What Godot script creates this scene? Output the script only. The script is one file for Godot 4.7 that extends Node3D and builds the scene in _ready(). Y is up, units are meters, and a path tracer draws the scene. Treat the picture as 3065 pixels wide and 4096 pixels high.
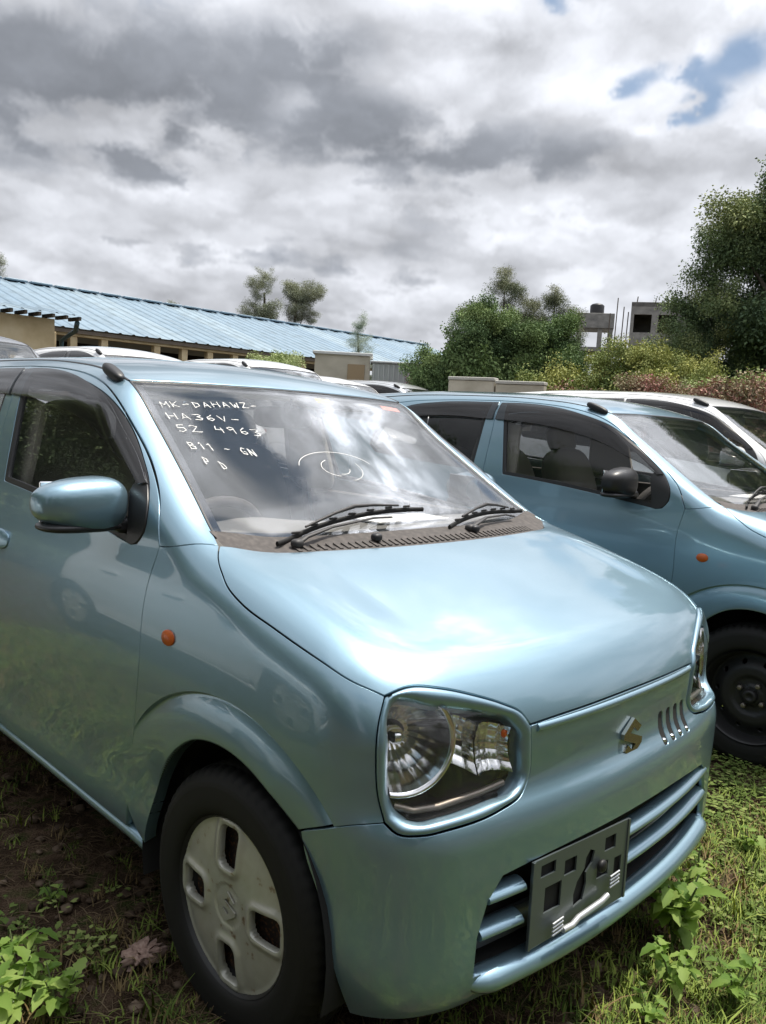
extends Node3D
# A car lot: a light blue hatchback close up, its neighbours, sheds, trees and a cloudy sky.

var M := {}
var rng := RandomNumberGenerator.new()

# ---------------------------------------------------------------- mesh builder
class MB:
	var v := PackedVector3Array()
	var n := PackedVector3Array()
	var uv := PackedVector2Array()
	var ix := PackedInt32Array()
	var col := PackedColorArray()
	func add(p: Vector3, q: Vector3, t := Vector2.ZERO) -> int:
		v.append(p); n.append(q); uv.append(t)
		return v.size() - 1
	func tri(a: int, b: int, c: int) -> void:
		var g := (v[b] - v[a]).cross(v[c] - v[a])
		if g.dot(n[a] + n[b] + n[c]) > 0.0:
			ix.append(a); ix.append(c); ix.append(b)
		else:
			ix.append(a); ix.append(b); ix.append(c)
	func quad(a: int, b: int, c: int, d: int) -> void:
		tri(a, b, c); tri(a, c, d)
	func flat_quad(a: Vector3, b: Vector3, c: Vector3, d: Vector3, out := Vector3.ZERO) -> void:
		var q := (b - a).cross(c - a)
		if q.length() < 1e-12:
			q = (c - a).cross(d - a)
		q = q.normalized()
		if out != Vector3.ZERO and q.dot(out) < 0.0:
			q = -q
		var i := add(a, q, Vector2(0, 0)); add(b, q, Vector2(1, 0)); add(c, q, Vector2(1, 1)); add(d, q, Vector2(0, 1))
		quad(i, i + 1, i + 2, i + 3)
	func box(c: Vector3, s: Vector3, bev := 0.0, basis := Basis()) -> void:
		var h := s * 0.5
		var b := minf(bev, minf(h.x, minf(h.y, h.z)) * 0.98)
		for ax in 3:
			for sg in [-1.0, 1.0]:
				var u := (ax + 1) % 3
				var w := (ax + 2) % 3
				var q := Vector3.ZERO; q[ax] = sg
				var ids := []
				for k in [[-1, -1], [1, -1], [1, 1], [-1, 1]]:
					var p := Vector3.ZERO
					p[ax] = sg * h[ax]; p[u] = k[0] * (h[u] - b); p[w] = k[1] * (h[w] - b)
					ids.append(add(c + basis * p, basis * q, Vector2(p[u], p[w])))
				quad(ids[0], ids[1], ids[2], ids[3])
		if b <= 0.0:
			return
		for ax in 3:
			var u := (ax + 1) % 3
			var w := (ax + 2) % 3
			for su in [-1.0, 1.0]:
				for sw in [-1.0, 1.0]:
					var ids := []
					for e in [-1.0, 1.0]:
						for f in 2:
							var p := Vector3.ZERO
							p[ax] = e * (h[ax] - b)
							p[u] = su * (h[u] - (b if f == 1 else 0.0)); p[w] = sw * (h[w] - (b if f == 0 else 0.0))
							var q := Vector3.ZERO
							q[u] = su * (1.0 if f == 0 else 0.0); q[w] = sw * (1.0 if f == 1 else 0.0)
							ids.append(add(c + basis * p, basis * q))
					quad(ids[0], ids[1], ids[3], ids[2])
		for sx in [-1.0, 1.0]:
			for sy in [-1.0, 1.0]:
				for sz in [-1.0, 1.0]:
					var a := add(c + basis * Vector3(sx * h.x, sy * (h.y - b), sz * (h.z - b)), basis * Vector3(sx, 0, 0))
					var d := add(c + basis * Vector3(sx * (h.x - b), sy * h.y, sz * (h.z - b)), basis * Vector3(0, sy, 0))
					var e := add(c + basis * Vector3(sx * (h.x - b), sy * (h.y - b), sz * h.z), basis * Vector3(0, 0, sz))
					tri(a, d, e)
	# a tube along points, radius per point
	func tube(pts: Array, rad: Array, seg := 8, cap := true, flat := 1.0, up := Vector3.UP) -> void:
		var first := v.size()
		var m := pts.size()
		for i in m:
			var t: Vector3 = (pts[mini(i + 1, m - 1)] - pts[maxi(i - 1, 0)]).normalized()
			var side := t.cross(up)
			if side.length() < 0.05:
				side = t.cross(Vector3.RIGHT)
			side = side.normalized()
			var nn := side.cross(t).normalized()
			var r: float = rad[mini(i, rad.size() - 1)]
			for k in seg:
				var a := TAU * k / seg
				var d := side * cos(a) + nn * sin(a) * flat
				add(pts[i] + d * r, (side * cos(a) + nn * sin(a) / maxf(flat, 0.05)).normalized(), Vector2(float(k) / seg, i))
		for i in m - 1:
			for k in seg:
				var k2 := (k + 1) % seg
				quad(first + i * seg + k, first + i * seg + k2, first + (i + 1) * seg + k2, first + (i + 1) * seg + k)
		if cap:
			for e in [0, m - 1]:
				var t: Vector3 = (pts[1] - pts[0]).normalized() * -1.0 if e == 0 else (pts[m - 1] - pts[m - 2]).normalized()
				var c := add(pts[e], t)
				var b := v.size()
				for k in seg:
					add(v[first + e * seg + k], t)
				for k in seg:
					tri(c, b + k, b + (k + 1) % seg)
	# surface of revolution about the local X axis; profile of (x, r)
	func lathe_x(c: Vector3, prof: Array, seg := 48, wob = null) -> void:
		var first := v.size()
		var m := prof.size()
		for i in m:
			var a: Vector2 = prof[maxi(i - 1, 0)]
			var b: Vector2 = prof[mini(i + 1, m - 1)]
			var tg := (b - a).normalized()
			var nn := Vector2(-tg.y, tg.x)
			for k in seg + 1:
				var an := TAU * k / seg
				var p: Vector2 = prof[i]
				var r := p.y
				if wob != null:
					r += wob.call(i, k)
				add(c + Vector3(p.x, r * sin(an), r * cos(an)), Vector3(nn.x, nn.y * sin(an), nn.y * cos(an)), Vector2(float(k) / seg, float(i) / m))
		var s1 := seg + 1
		for i in m - 1:
			for k in seg:
				quad(first + i * s1 + k, first + i * s1 + k + 1, first + (i + 1) * s1 + k + 1, first + (i + 1) * s1 + k)
	# superellipsoid-like rounded lump
	func lump(c: Vector3, h: Vector3, e := 0.5, basis := Basis(), nu := 24, nv := 14, taper = null) -> void:
		var first := v.size()
		for j in nv + 1:
			var la := -PI / 2 + PI * j / nv
			for i in nu + 1:
				var lo := TAU * i / nu
				var cl := cos(la); var sl := sin(la); var co := cos(lo); var so := sin(lo)
				var p := Vector3(signf(cl) * pow(absf(cl), e) * signf(co) * pow(absf(co), e), signf(sl) * pow(absf(sl), e), signf(cl) * pow(absf(cl), e) * signf(so) * pow(absf(so), e))
				var f := 2.0 - e
				var q := Vector3(signf(cl) * pow(absf(cl), f) * signf(co) * pow(absf(co), f) / h.x, signf(sl) * pow(absf(sl), f) / h.y, signf(cl) * pow(absf(cl), f) * signf(so) * pow(absf(so), f) / h.z)
				p *= h
				if taper != null:
					p = taper.call(p)
				add(c + basis * p, (basis * q).normalized(), Vector2(float(i) / nu, float(j) / nv))
		for j in nv:
			for i in nu:
				quad(first + j * (nu + 1) + i, first + j * (nu + 1) + i + 1, first + (j + 1) * (nu + 1) + i + 1, first + (j + 1) * (nu + 1) + i)
	# flat polygon extruded along basis.z
	func plate(poly: PackedVector2Array, holes: Array, depth: float, xf: Transform3D) -> void:
		var pieces := [poly]
		if holes.size():
			# cut into strips so that the holes open outwards
			var lo := poly[0]; var hi := poly[0]
			for p in poly:
				lo = lo.min(p); hi = hi.max(p)
			var xs := [lo.x - 1, hi.x + 1]
			for h in holes:
				var cx := 0.0
				for p in h:
					cx += p.x
				xs.append(cx / h.size())
			xs.sort()
			pieces = []
			for i in xs.size() - 1:
				var strip := PackedVector2Array([Vector2(xs[i], lo.y - 1), Vector2(xs[i + 1], lo.y - 1), Vector2(xs[i + 1], hi.y + 1), Vector2(xs[i], hi.y + 1)])
				for q in Geometry2D.intersect_polygons(poly, strip):
					var rest := [q]
					for h in holes:
						var nxt := []
						for r in rest:
							nxt.append_array(Geometry2D.clip_polygons(r, h))
						rest = nxt
					pieces.append_array(rest)
		for q in pieces:
			var t := Geometry2D.triangulate_polygon(q)
			for z in [0.0, depth]:
				if depth == 0.0 and z == 0.0 and pieces.is_empty():
					continue
				var b := v.size()
				var nn := xf.basis.z.normalized() * (1.0 if z == depth else -1.0)
				for p in q:
					add(xf * Vector3(p.x, p.y, z), nn, p)
				for i in range(0, t.size(), 3):
					tri(b + t[i], b + t[i + 1], b + t[i + 2])
				if depth == 0.0:
					break
		if depth != 0.0:
			var loops := [poly]
			loops.append_array(holes)
			for li in loops.size():
				var lp: PackedVector2Array = loops[li]
				var cw := Geometry2D.is_polygon_clockwise(lp)
				for i in lp.size():
					var a := lp[i]; var b := lp[(i + 1) % lp.size()]
					var e := b - a
					var o := Vector2(e.y, -e.x) * (-1.0 if cw else 1.0) * (1.0 if li == 0 else -1.0)
					flat_quad(xf * Vector3(a.x, a.y, 0), xf * Vector3(b.x, b.y, 0), xf * Vector3(b.x, b.y, depth), xf * Vector3(a.x, a.y, depth), xf.basis * Vector3(o.x, o.y, 0))
	func mesh(mirror := false) -> ArrayMesh:
		var a := []
		a.resize(Mesh.ARRAY_MAX)
		var vv := v
		var nn := n
		var ii := ix
		if mirror:
			vv = v.duplicate(); nn = n.duplicate(); ii = ix.duplicate()
			for i in vv.size():
				vv[i].x = -vv[i].x; nn[i].x = -nn[i].x
			for i in range(0, ii.size(), 3):
				var t := ii[i + 1]; ii[i + 1] = ii[i + 2]; ii[i + 2] = t
		a[Mesh.ARRAY_VERTEX] = vv
		a[Mesh.ARRAY_NORMAL] = nn
		a[Mesh.ARRAY_TEX_UV] = uv
		if col.size() == v.size():
			a[Mesh.ARRAY_COLOR] = col
		a[Mesh.ARRAY_INDEX] = ii
		var m := ArrayMesh.new()
		m.add_surface_from_arrays(Mesh.PRIMITIVE_TRIANGLES, a)
		return m

# ---------------------------------------------------------------- scene helpers
var taken := {}
func numbered(called: String) -> String:
	if not taken.has(called):
		taken[called] = 0
		return called
	taken[called] += 1
	return "%s_%03d" % [called, taken[called]]

func thing(called: String, label: String, category: String, at := Vector3.ZERO, turn := 0.0, group := "") -> Node3D:
	var o := Node3D.new()
	o.name = numbered(called)
	add_child(o, true)
	o.position = at
	o.rotation.y = turn
	tag(o, label, category, group)
	return o

func tag(o: Node, label: String, category: String, group := "") -> void:
	o.set_meta("label", label)
	o.set_meta("category", category)
	if group:
		o.set_meta("group", group)

func child_name(parent: Node, called: String) -> String:
	var nm := called
	var k := 0
	while parent.has_node(NodePath(nm)):
		k += 1
		nm = "%s_%03d" % [called, k]
	return nm

func obj(called: String, m: Mesh, mt: Material, parent: Node = null, kind := "") -> MeshInstance3D:
	var o := MeshInstance3D.new()
	o.mesh = m
	o.material_override = mt
	if parent == null:
		o.name = numbered(called)
		add_child(o, true)
	else:
		o.name = child_name(parent, called)
		parent.add_child(o, true)
	if kind:
		o.set_meta("kind", kind)
	return o

func lin(r: float, g: float, b: float, a := 1.0) -> Color:
	var c := Color(r, g, b).linear_to_srgb()
	c.a = a
	return c

func mat(c: Color, rough := 0.6, metal := 0.0, spec := 0.5) -> StandardMaterial3D:
	var m := StandardMaterial3D.new()
	m.albedo_color = c
	m.roughness = rough
	m.metallic = metal
	m.metallic_specular = spec
	return m

func noise_tex(size: int, freq: float, ramp: Array, oct := 4, sd := 1, kind := FastNoiseLite.TYPE_SIMPLEX_SMOOTH) -> NoiseTexture2D:
	var t := NoiseTexture2D.new()
	t.width = size; t.height = size; t.seamless = true
	var f := FastNoiseLite.new()
	f.noise_type = kind; f.frequency = freq; f.fractal_octaves = oct; f.seed = sd
	t.noise = f
	if ramp.size():
		var g := Gradient.new()
		g.offsets = PackedFloat32Array(ramp.map(func(r): return r[0]))
		g.colors = PackedColorArray(ramp.map(func(r): return r[1]))
		t.color_ramp = g
	return t

func tri_tex(m: StandardMaterial3D, t: Texture2D, scale: float, world := false) -> StandardMaterial3D:
	m.albedo_texture = t
	m.uv1_triplanar = true
	m.uv1_world_triplanar = world
	m.uv1_scale = Vector3.ONE * scale
	return m

# ---------------------------------------------------------------- the car body as an implicit surface (half with x > 0)
class Tab:
	var a := PackedFloat32Array()
	var x0 := 0.0
	func _init(p: Array, smooth := 4) -> void:
		var c := p.size()
		var m := PackedFloat32Array(); m.resize(c)
		var d := PackedFloat32Array(); d.resize(c - 1)
		for i in c - 1:
			d[i] = (p[i + 1][1] - p[i][1]) / (p[i + 1][0] - p[i][0])
		for i in range(1, c - 1):
			m[i] = 0.0 if d[i - 1] * d[i] <= 0.0 else 2.0 * d[i - 1] * d[i] / (d[i - 1] + d[i])
		m[0] = d[0]; m[c - 1] = d[c - 2]
		x0 = p[0][0]
		var cnt := int((p[c - 1][0] - x0) * 250.0) + 2
		var s := 0
		for i in cnt:
			var t: float = minf(x0 + i * 0.004, p[c - 1][0])
			while s < c - 2 and t > p[s + 1][0]:
				s += 1
			var h: float = p[s + 1][0] - p[s][0]
			var u: float = (t - p[s][0]) / h
			a.append(p[s][1] * (1 + 2 * u) * (1 - u) * (1 - u) + m[s] * h * u * (1 - u) * (1 - u) + p[s + 1][1] * u * u * (3 - 2 * u) + m[s + 1] * h * u * u * (u - 1))
		for pass_ in 2:
			var b := a.duplicate()
			for i in cnt:
				var w := mini(smooth, mini(i, cnt - 1 - i))
				var acc := 0.0
				for k in range(i - w, i + w + 1):
					acc += b[k]
				a[i] = acc / (2 * w + 1)
	func at(t: float) -> float:
		var f := clampf((t - x0) * 250.0, 0.0, a.size() - 1.001)
		var i := int(f)
		return a[i] + (a[i + 1] - a[i]) * (f - i)

var WY: Tab
var WZ: Tab
var GZ: Tab
var FY: Tab
var TZ: Tab
var CR: Tab
var KT: Tab
var TS: Tab
var SL: Tab

func body_tables() -> void:
	WY = Tab.new([[.10, .665], [.20, .695], [.255, .714], [.30, .7215], [.34, .7215], [.385, .720], [.44, .7235], [.55, .732], [.66, .737], [.78, .731], [.88, .716], [.95, .699], [1.02, .688], [1.16, .652], [1.29, .615], [1.40, .575], [1.60, .50]], 5)
	WZ = Tab.new([[-3.0, .10], [-2.75, .045], [-2.3, .012], [-1.6, 0], [-.5, 0], [0, .004], [.2, .012], [.4, .030], [.6, .06]], 20)
	GZ = Tab.new([[-3, .05], [-2.3, .02], [-1.4, 0], [-.8, 0.0], [.5, 0]], 20)
	FY = Tab.new([[.10, .44], [.17, .49], [.22, .515], [.26, .520], [.36, .520], [.45, .522], [.51, .522], [.545, .516], [.585, .492], [.615, .488], [.66, .490], [.685, .490], [.70, .495], [.72, .492], [.78, .48], [1.2, .43]], 2)
	TZ = Tab.new([[-3.0, 1.33], [-2.7, 1.405], [-2.3, 1.432], [-1.9, 1.449], [-1.4, 1.446], [-1.05, 1.427], [-.88, 1.402], [-.76, 1.366], [-.62, 1.282], [-.46, 1.183], [-.28, 1.069], [-.155, .990], [-.09, .975], [0, .951], [.15, .907], [.30, .861], [.42, .815], [.50, .765], [.56, .70]], 5)
	TS = Tab.new([[-.80, 1.335], [-.62, 1.226], [-.46, 1.128], [-.34, 1.054], [-.26, 1.008], [-.18, .975], [-.09, .954], [0, .934], [.15, .893], [.30, .846], [.42, .80]], 6)
	CR = Tab.new([[-3, .05], [-1.4, .045], [-.9, .04], [-.78, .035], [-.6, .05], [-.2, .05], [-.1, .012], [.3, .012], [.5, .02]], 8)
	KT = Tab.new([[-3, .14], [-1.5, .11], [-.85, .09], [-.7, .075], [-.3, .06], [-.15, .07], [.1, .10], [.5, .10]], 8)
	SL = Tab.new([[-3, 1.02], [-1, 1.02], [-.85, 1.1], [-.7, 1.18], [-.2, 1.18], [-.1, 1.06], [.25, 1.05], [.5, 1.2]], 8)

func body(px: float, y: float, z: float) -> float:
	var x := absf(px)
	var w := WY.at(y) - WZ.at(z)
	if y > .95:
		w -= GZ.at(z) * minf((y - .95) / .3, 1.0)
	var xs := x * 2.0
	var a := x - w
	var b := z - FY.at(y) + .045 * pow(xs, 2.2)
	var q := x / .6
	var r_ := -z - 2.90 + .12 * clampf(y - 1.0, 0, 1) + .06 * q * q
	var tt := TZ.at(z) - CR.at(z) * q * q
	if x > .46 and z > -.76 and z < .36:
		tt = lerpf(tt, TS.at(z) - .034 * (q * q - 1.138), smoothstep(.46, .62, x) * smoothstep(-.76, -.50, z) * smoothstep(.36, .20, z))
	var c := (y - tt) / SL.at(z)
	var h := maxf(.15 - absf(a - b), 0.0)
	var s := maxf(a, b) + h * h * (.25 / .15)
	h = maxf(.25 - absf(s - r_), 0.0)
	s = maxf(s, r_) + h * h
	var k := KT.at(z)
	h = maxf(k - absf(s - c), 0.0)
	return maxf(s, c) + h * h * .25 / k

func grad(p: Vector3) -> Vector3:
	var e := .005
	return Vector3(body(p.x + e, p.y, p.z) - body(p.x - e, p.y, p.z), body(p.x, p.y + e, p.z) - body(p.x, p.y - e, p.z), body(p.x, p.y, p.z + e) - body(p.x, p.y, p.z - e)).normalized()

func snap(p: Vector3) -> Vector3:
	for i in 5:
		var g := grad(p)
		p -= g * body(p.x, p.y, p.z)
	return p

# a way to look at the body: ortho along d, or round the front (ring)
class View:
	var ring := false
	var d := Vector3.RIGHT
	var e1 := Vector3.ZERO
	var e2 := Vector3.ZERO
	const XC := .45
	const ZC := .28
	const RN := .22
	func _init(dir = null, up := Vector3.UP) -> void:
		if dir == null:
			ring = true
			return
		d = dir.normalized()
		e1 = up.cross(d).normalized()
		e2 = d.cross(e1)
	func flat(p: Vector3) -> Vector2:
		if not ring:
			return Vector2(p.dot(e1), p.dot(e2))
		var x := absf(p.x)
		var s := x
		if x > XC:
			if p.z < ZC:
				s = XC + RN * PI / 2 + ZC - p.z
			else:
				s = XC + RN * atan2(x - XC, p.z - ZC)
		return Vector2(s * signf(p.x), p.y)
	func start(q: Vector2) -> Array:
		if not ring:
			return [e1 * q.x + e2 * q.y + d * 3.2, -d]
		var s := absf(q.x)
		var sg := 1.0 if q.x >= 0 else -1.0
		if s <= XC:
			return [Vector3(q.x, q.y, 1.0), Vector3(0, 0, -1)]
		var an := (s - XC) / RN
		if an >= PI / 2:
			return [Vector3(sg * 1.2, q.y, ZC - (s - XC - RN * PI / 2)), Vector3(-sg, 0, 0)]
		var dir := Vector3(sg * sin(an), 0, cos(an))
		return [Vector3(sg * XC, q.y, ZC) + dir * .7, -dir]

func lift(vw: View, q: Vector2) -> Vector3:
	var s := vw.start(q)
	var o: Vector3 = s[0]
	var d: Vector3 = s[1]
	var t := 0.0
	var p := o
	var g := body(p.x, p.y, p.z)
	var slope := 1.0
	for i in 28:
		var dt := g / slope * .98
		t += dt
		p = o + d * t
		var g2 := body(p.x, p.y, p.z)
		if absf(dt) > 1e-7:
			slope = clampf((g - g2) / dt, .3, 1.3)
		g = g2
		if absf(g) < 2e-5:
			break
	return p

func curve(pts: Array, step := .012, snapped := true) -> PackedVector3Array:
	var out := PackedVector3Array()
	var m := pts.size()
	for i in m - 1:
		var a: Vector3 = pts[i]
		var b: Vector3 = pts[i + 1]
		var pa: Vector3 = pts[i - 1] if i > 0 else a * 2 - b
		var pb: Vector3 = pts[i + 2] if i < m - 2 else b * 2 - a
		var c := maxi(1, int(ceil(a.distance_to(b) / step)))
		for k in c:
			out.append(a.cubic_interpolate_in_time(b, pa, pb, float(k) / c, a.distance_to(b), -a.distance_to(pa), a.distance_to(b) + b.distance_to(pb)))
	out.append(pts[m - 1])
	if snapped:
		for i in out.size():
			out[i] = snap(out[i])
	return out

func rev(c: PackedVector3Array) -> PackedVector3Array:
	var r := c.duplicate()
	r.reverse()
	return r

func mir(c: PackedVector3Array) -> PackedVector3Array:
	var r := PackedVector3Array()
	for p in c:
		r.append(Vector3(-p.x, p.y, p.z))
	return r

func poly(vw: View, runs: Array) -> PackedVector2Array:
	var out := PackedVector2Array()
	for r in runs:
		for p in r:
			var q := vw.flat(p)
			if out.size() == 0 or out[out.size() - 1].distance_to(q) > .0008:
				out.append(q)
	if out[0].distance_to(out[out.size() - 1]) < .0008:
		out.remove_at(out.size() - 1)
	return out

func smooth2(pts: Array, step := .01) -> PackedVector2Array:   # closed smooth outline in a view's own plane
	var out := PackedVector2Array()
	var m := pts.size()
	for i in m:
		var a: Vector2 = pts[i]; var b: Vector2 = pts[(i + 1) % m]
		var pa: Vector2 = pts[(i + m - 1) % m]; var pb: Vector2 = pts[(i + 2) % m]
		var c := maxi(1, int(ceil(a.distance_to(b) / step)))
		for k in c:
			out.append(a.cubic_interpolate_in_time(b, pa, pb, float(k) / c, a.distance_to(b), -a.distance_to(pa), a.distance_to(b) + b.distance_to(pb)))
	return out

func inset(p: PackedVector2Array, by: float) -> PackedVector2Array:
	var best := p
	var most := -1.0
	for q in Geometry2D.offset_polygon(p, by, Geometry2D.JOIN_MITER):
		var ar := 0.0
		for i in q.size():
			ar += q[i].cross(q[(i + 1) % q.size()])
		if absf(ar) > most:
			most = absf(ar); best = q
	return best

# one panel: the outline (minus holes) in a view, laid on the body, moved out by off, with turned-in edges
func panel(mb: MB, vw: View, outline: PackedVector2Array, holes: Array, cell: float, off := 0.0, flange := .020, gap := .0026, lifter = null) -> void:
	var up = lifter
	if up == null:
		up = func(q: Vector2) -> Array:
			var p := lift(vw, q)
			var g := grad(p)
			return [p + g * off, g]
	if gap > 0.0:
		outline = inset(outline, -gap)
		for i in holes.size():
			holes[i] = inset(holes[i], gap)
	var lo := outline[0]
	var hi := outline[0]
	for p in outline:
		lo = lo.min(p); hi = hi.max(p)
	lo -= Vector2(.00137, .00171)
	var nx := int((hi.x - lo.x) / cell) + 1
	var ny := int((hi.y - lo.y) / cell) + 1
	var mark := PackedByteArray(); mark.resize(nx * ny)
	var loops := [outline]
	loops.append_array(holes)
	for lp in loops:
		for i in lp.size():
			var a: Vector2 = lp[i]
			var b: Vector2 = lp[(i + 1) % lp.size()]
			var c := int(a.distance_to(b) / (cell * .08)) + 1
			for k in c:
				var q := (a.lerp(b, float(k) / c) - lo) / cell
				if q.x >= 0 and q.y >= 0 and q.x < nx and q.y < ny:
					mark[int(q.y) * nx + int(q.x)] = 1
	var seen := {}
	var vert := func(q: Vector2) -> int:
		var key := Vector2i(roundi(q.x * 20000), roundi(q.y * 20000))
		if seen.has(key):
			return seen[key]
		var r = up.call(q)
		var id := mb.add(r[0], r[1], q)
		seen[key] = id
		return id
	for j in ny:
		for i in nx:
			var c0 := lo + Vector2(i, j) * cell
			var sq := PackedVector2Array([c0, c0 + Vector2(cell, 0), c0 + Vector2(cell, cell), c0 + Vector2(0, cell)])
			if mark[j * nx + i]:
				var pieces := Geometry2D.intersect_polygons(outline, sq)
				for h in holes:
					var nxt: Array[PackedVector2Array] = []
					for pc in pieces:
						nxt.append_array(Geometry2D.clip_polygons(pc, h))
					pieces = nxt
				for pc in pieces:
					if pc.size() < 3 or Geometry2D.is_polygon_clockwise(pc) and pieces.size() > 1 and false:
						continue
					var t := Geometry2D.triangulate_polygon(pc)
					var ids := []
					for q in pc:
						ids.append(vert.call(q))
					for k in range(0, t.size(), 3):
						mb.tri(ids[t[k]], ids[t[k + 1]], ids[t[k + 2]])
			else:
				var mid := c0 + Vector2(cell, cell) * .5
				if not Geometry2D.is_point_in_polygon(mid, outline):
					continue
				var inh := false
				for h in holes:
					if Geometry2D.is_point_in_polygon(mid, h):
						inh = true
						break
				if inh:
					continue
				mb.quad(vert.call(sq[0]), vert.call(sq[1]), vert.call(sq[2]), vert.call(sq[3]))
	if flange == 0.0:
		return
	for li in loops.size():
		var src: PackedVector2Array = loops[li]
		var lp := PackedVector2Array()
		for i in src.size():
			var a := src[i]
			var b := src[(i + 1) % src.size()]
			var c := int(ceil(a.distance_to(b) / cell))
			for k in c:
				lp.append(a.lerp(b, float(k) / c))
		var m := lp.size()
		var sgn := (-1.0 if Geometry2D.is_polygon_clockwise(lp) else 1.0) * (1.0 if li == 0 else -1.0)
		var ps := PackedVector3Array()
		var ns := PackedVector3Array()
		var os := PackedVector3Array()
		for i in m:
			var r = up.call(lp[i])
			ps.append(r[0]); ns.append(r[1])
			var tg := (lp[(i + 1) % m] - lp[(i + m - 1) % m]).normalized()
			var q := lp[i] + Vector2(tg.y, -tg.x) * sgn * .003
			var r2 = up.call(q)
			var o: Vector3 = r2[0] - r[0]
			o -= r[1] * o.dot(r[1])
			os.append(o.normalized())
		var first := mb.v.size()
		for i in m:
			mb.add(ps[i], ns[i])
			mb.add(ps[i] - ns[i] * .0014 + os[i] * .0008, (ns[i] + os[i] * 1.2).normalized())
			mb.add(ps[i] - ns[i] * flange + os[i] * .0006, os[i])
		for i in m:
			var k := (i + 1) % m
			for r in 2:
				mb.quad(first + i * 3 + r, first + k * 3 + r, first + k * 3 + r + 1, first + i * 3 + r + 1)

# ---------------------------------------------------------------- materials
func paint(c: Color, metal := .68, rough := .34) -> StandardMaterial3D:
	var m := mat(c, rough, metal)
	m.clearcoat_enabled = true
	m.clearcoat = 1.0
	m.clearcoat_roughness = .03
	return m

func pane(c: Color, alpha: float, rough := 0.0) -> StandardMaterial3D:
	var m := mat(Color(c, alpha), rough)
	m.transparency = BaseMaterial3D.TRANSPARENCY_ALPHA
	return m

func materials() -> void:
	M.paint = paint(lin(.215, .338, .415))
	M.paint.roughness_texture = noise_tex(512, .08, [[0.0, Color(.85, .85, .85)], [.7, Color(1, 1, 1)], [1.0, Color(1, 1, 1)]], 5, 19)
	M.paint.uv1_triplanar = true
	M.paint.uv1_scale = Vector3.ONE * 2.0
	M.white = paint(lin(.74, .75, .76), .0, .3)
	M.silver = paint(lin(.50, .52, .54), .5, .34)
	M.grey = paint(lin(.16, .17, .19), .5, .34)
	M.black = mat(lin(.018, .018, .02), .45)
	M.gloss_black = mat(lin(.012, .012, .015), .12)
	M.mirror_black = mat(lin(.022, .022, .024), .38)
	M.rubber = mat(lin(.022, .021, .021), .72)
	tri_tex(M.rubber, noise_tex(256, .02, [[0.0, lin(.012, .012, .012)], [.55, lin(.018, .0175, .017)], [1.0, lin(.032, .029, .026)]], 5, 3), 3.0)
	M.liner = mat(lin(.010, .010, .010), .9)
	M.dark = mat(lin(.016, .016, .018), .8)
	M.glass = pane(lin(.05, .07, .065), .10)
	M.wsglass = pane(lin(.05, .07, .065), .05)
	M.tint = pane(lin(.012, .014, .014), .60)
	M.visor = pane(lin(.014, .013, .013), .74, .06)
	M.clear = pane(lin(.5, .5, .5), .03)
	M.chrome = mat(lin(.80, .80, .80), .12, 1.0)
	M.reflector = mat(lin(.74, .74, .74), .14, 1.0)
	M.lamp_dark = mat(lin(.012, .012, .014), .22)
	M.amber = mat(lin(.62, .13, .01), .18)
	M.amber.clearcoat_enabled = true
	M.amber.backlight_enabled = true
	M.amber.backlight = Color(.8, .3, .05)
	M.red = mat(lin(.42, .015, .012), .15)
	M.cover = mat(lin(.38, .38, .325), .34, .25)
	tri_tex(M.cover, noise_tex(256, .03, [[0.0, lin(.10, .055, .03)], [.12, lin(.22, .17, .12)], [.20, lin(.36, .355, .30)], [.6, lin(.39, .39, .34)], [1.0, lin(.42, .42, .37)]], 5, 61), 3.3)
	M.cover.albedo_color = Color.WHITE
	M.cover.clearcoat_enabled = true
	M.cover.clearcoat = .5
	M.cover.clearcoat_roughness = .2
	M.rust = mat(lin(.16, .055, .02), .85)
	tri_tex(M.rust, noise_tex(128, .05, [[0.0, lin(.012, .010, .009)], [.55, lin(.030, .017, .012)], [.8, lin(.12, .05, .02)], [1.0, lin(.30, .15, .05)]], 4, 8), 12.0)
	M.rust.albedo_color = Color.WHITE
	M.steel = mat(lin(.020, .020, .021), .5, .3)
	M.nut = mat(lin(.25, .22, .19), .45, .8)
	M.cowl = mat(lin(.10, .088, .082), .82)
	tri_tex(M.cowl, noise_tex(256, .03, [[0.0, lin(.045, .040, .038)], [.5, lin(.070, .062, .058)], [1.0, lin(.115, .10, .092)]], 5, 5), 6.0)
	M.cowl.albedo_color = Color.WHITE
	M.wiper = mat(lin(.03, .028, .028), .55)
	M.dash = mat(lin(.15, .145, .135), .75)
	M.dash_light = mat(lin(.42, .42, .38), .6)
	M.cloth = mat(lin(.22, .205, .18), .9)
	M.cloth_dark = mat(lin(.06, .055, .052), .9)
	M.headliner = mat(lin(.42, .41, .38), .9)
	M.bracket = mat(lin(.115, .135, .14), .32, .45)
	M.chalk = mat(lin(.66, .66, .64), .85)
	M.badge = mat(lin(.40, .39, .34), .18, 1.0)
	M.paper = mat(lin(.78, .78, .76), .8)
	M.sticker_y = mat(lin(.62, .50, .10), .6)
	M.sticker_r = mat(lin(.60, .20, .16), .6)
	M.mirror_glass = mat(lin(.8, .8, .8), .02, 1.0)
	M.handle_gap = mat(lin(.02, .02, .022), .6)

# ---------------------------------------------------------------- the car
func pair(called: String, mb: MB, m: Material, parent: Node, parent2: Node = null) -> Array:
	return [obj(called, mb.mesh(true), m, parent), obj(called, mb.mesh(false), m, parent2 if parent2 else parent)]

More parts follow.
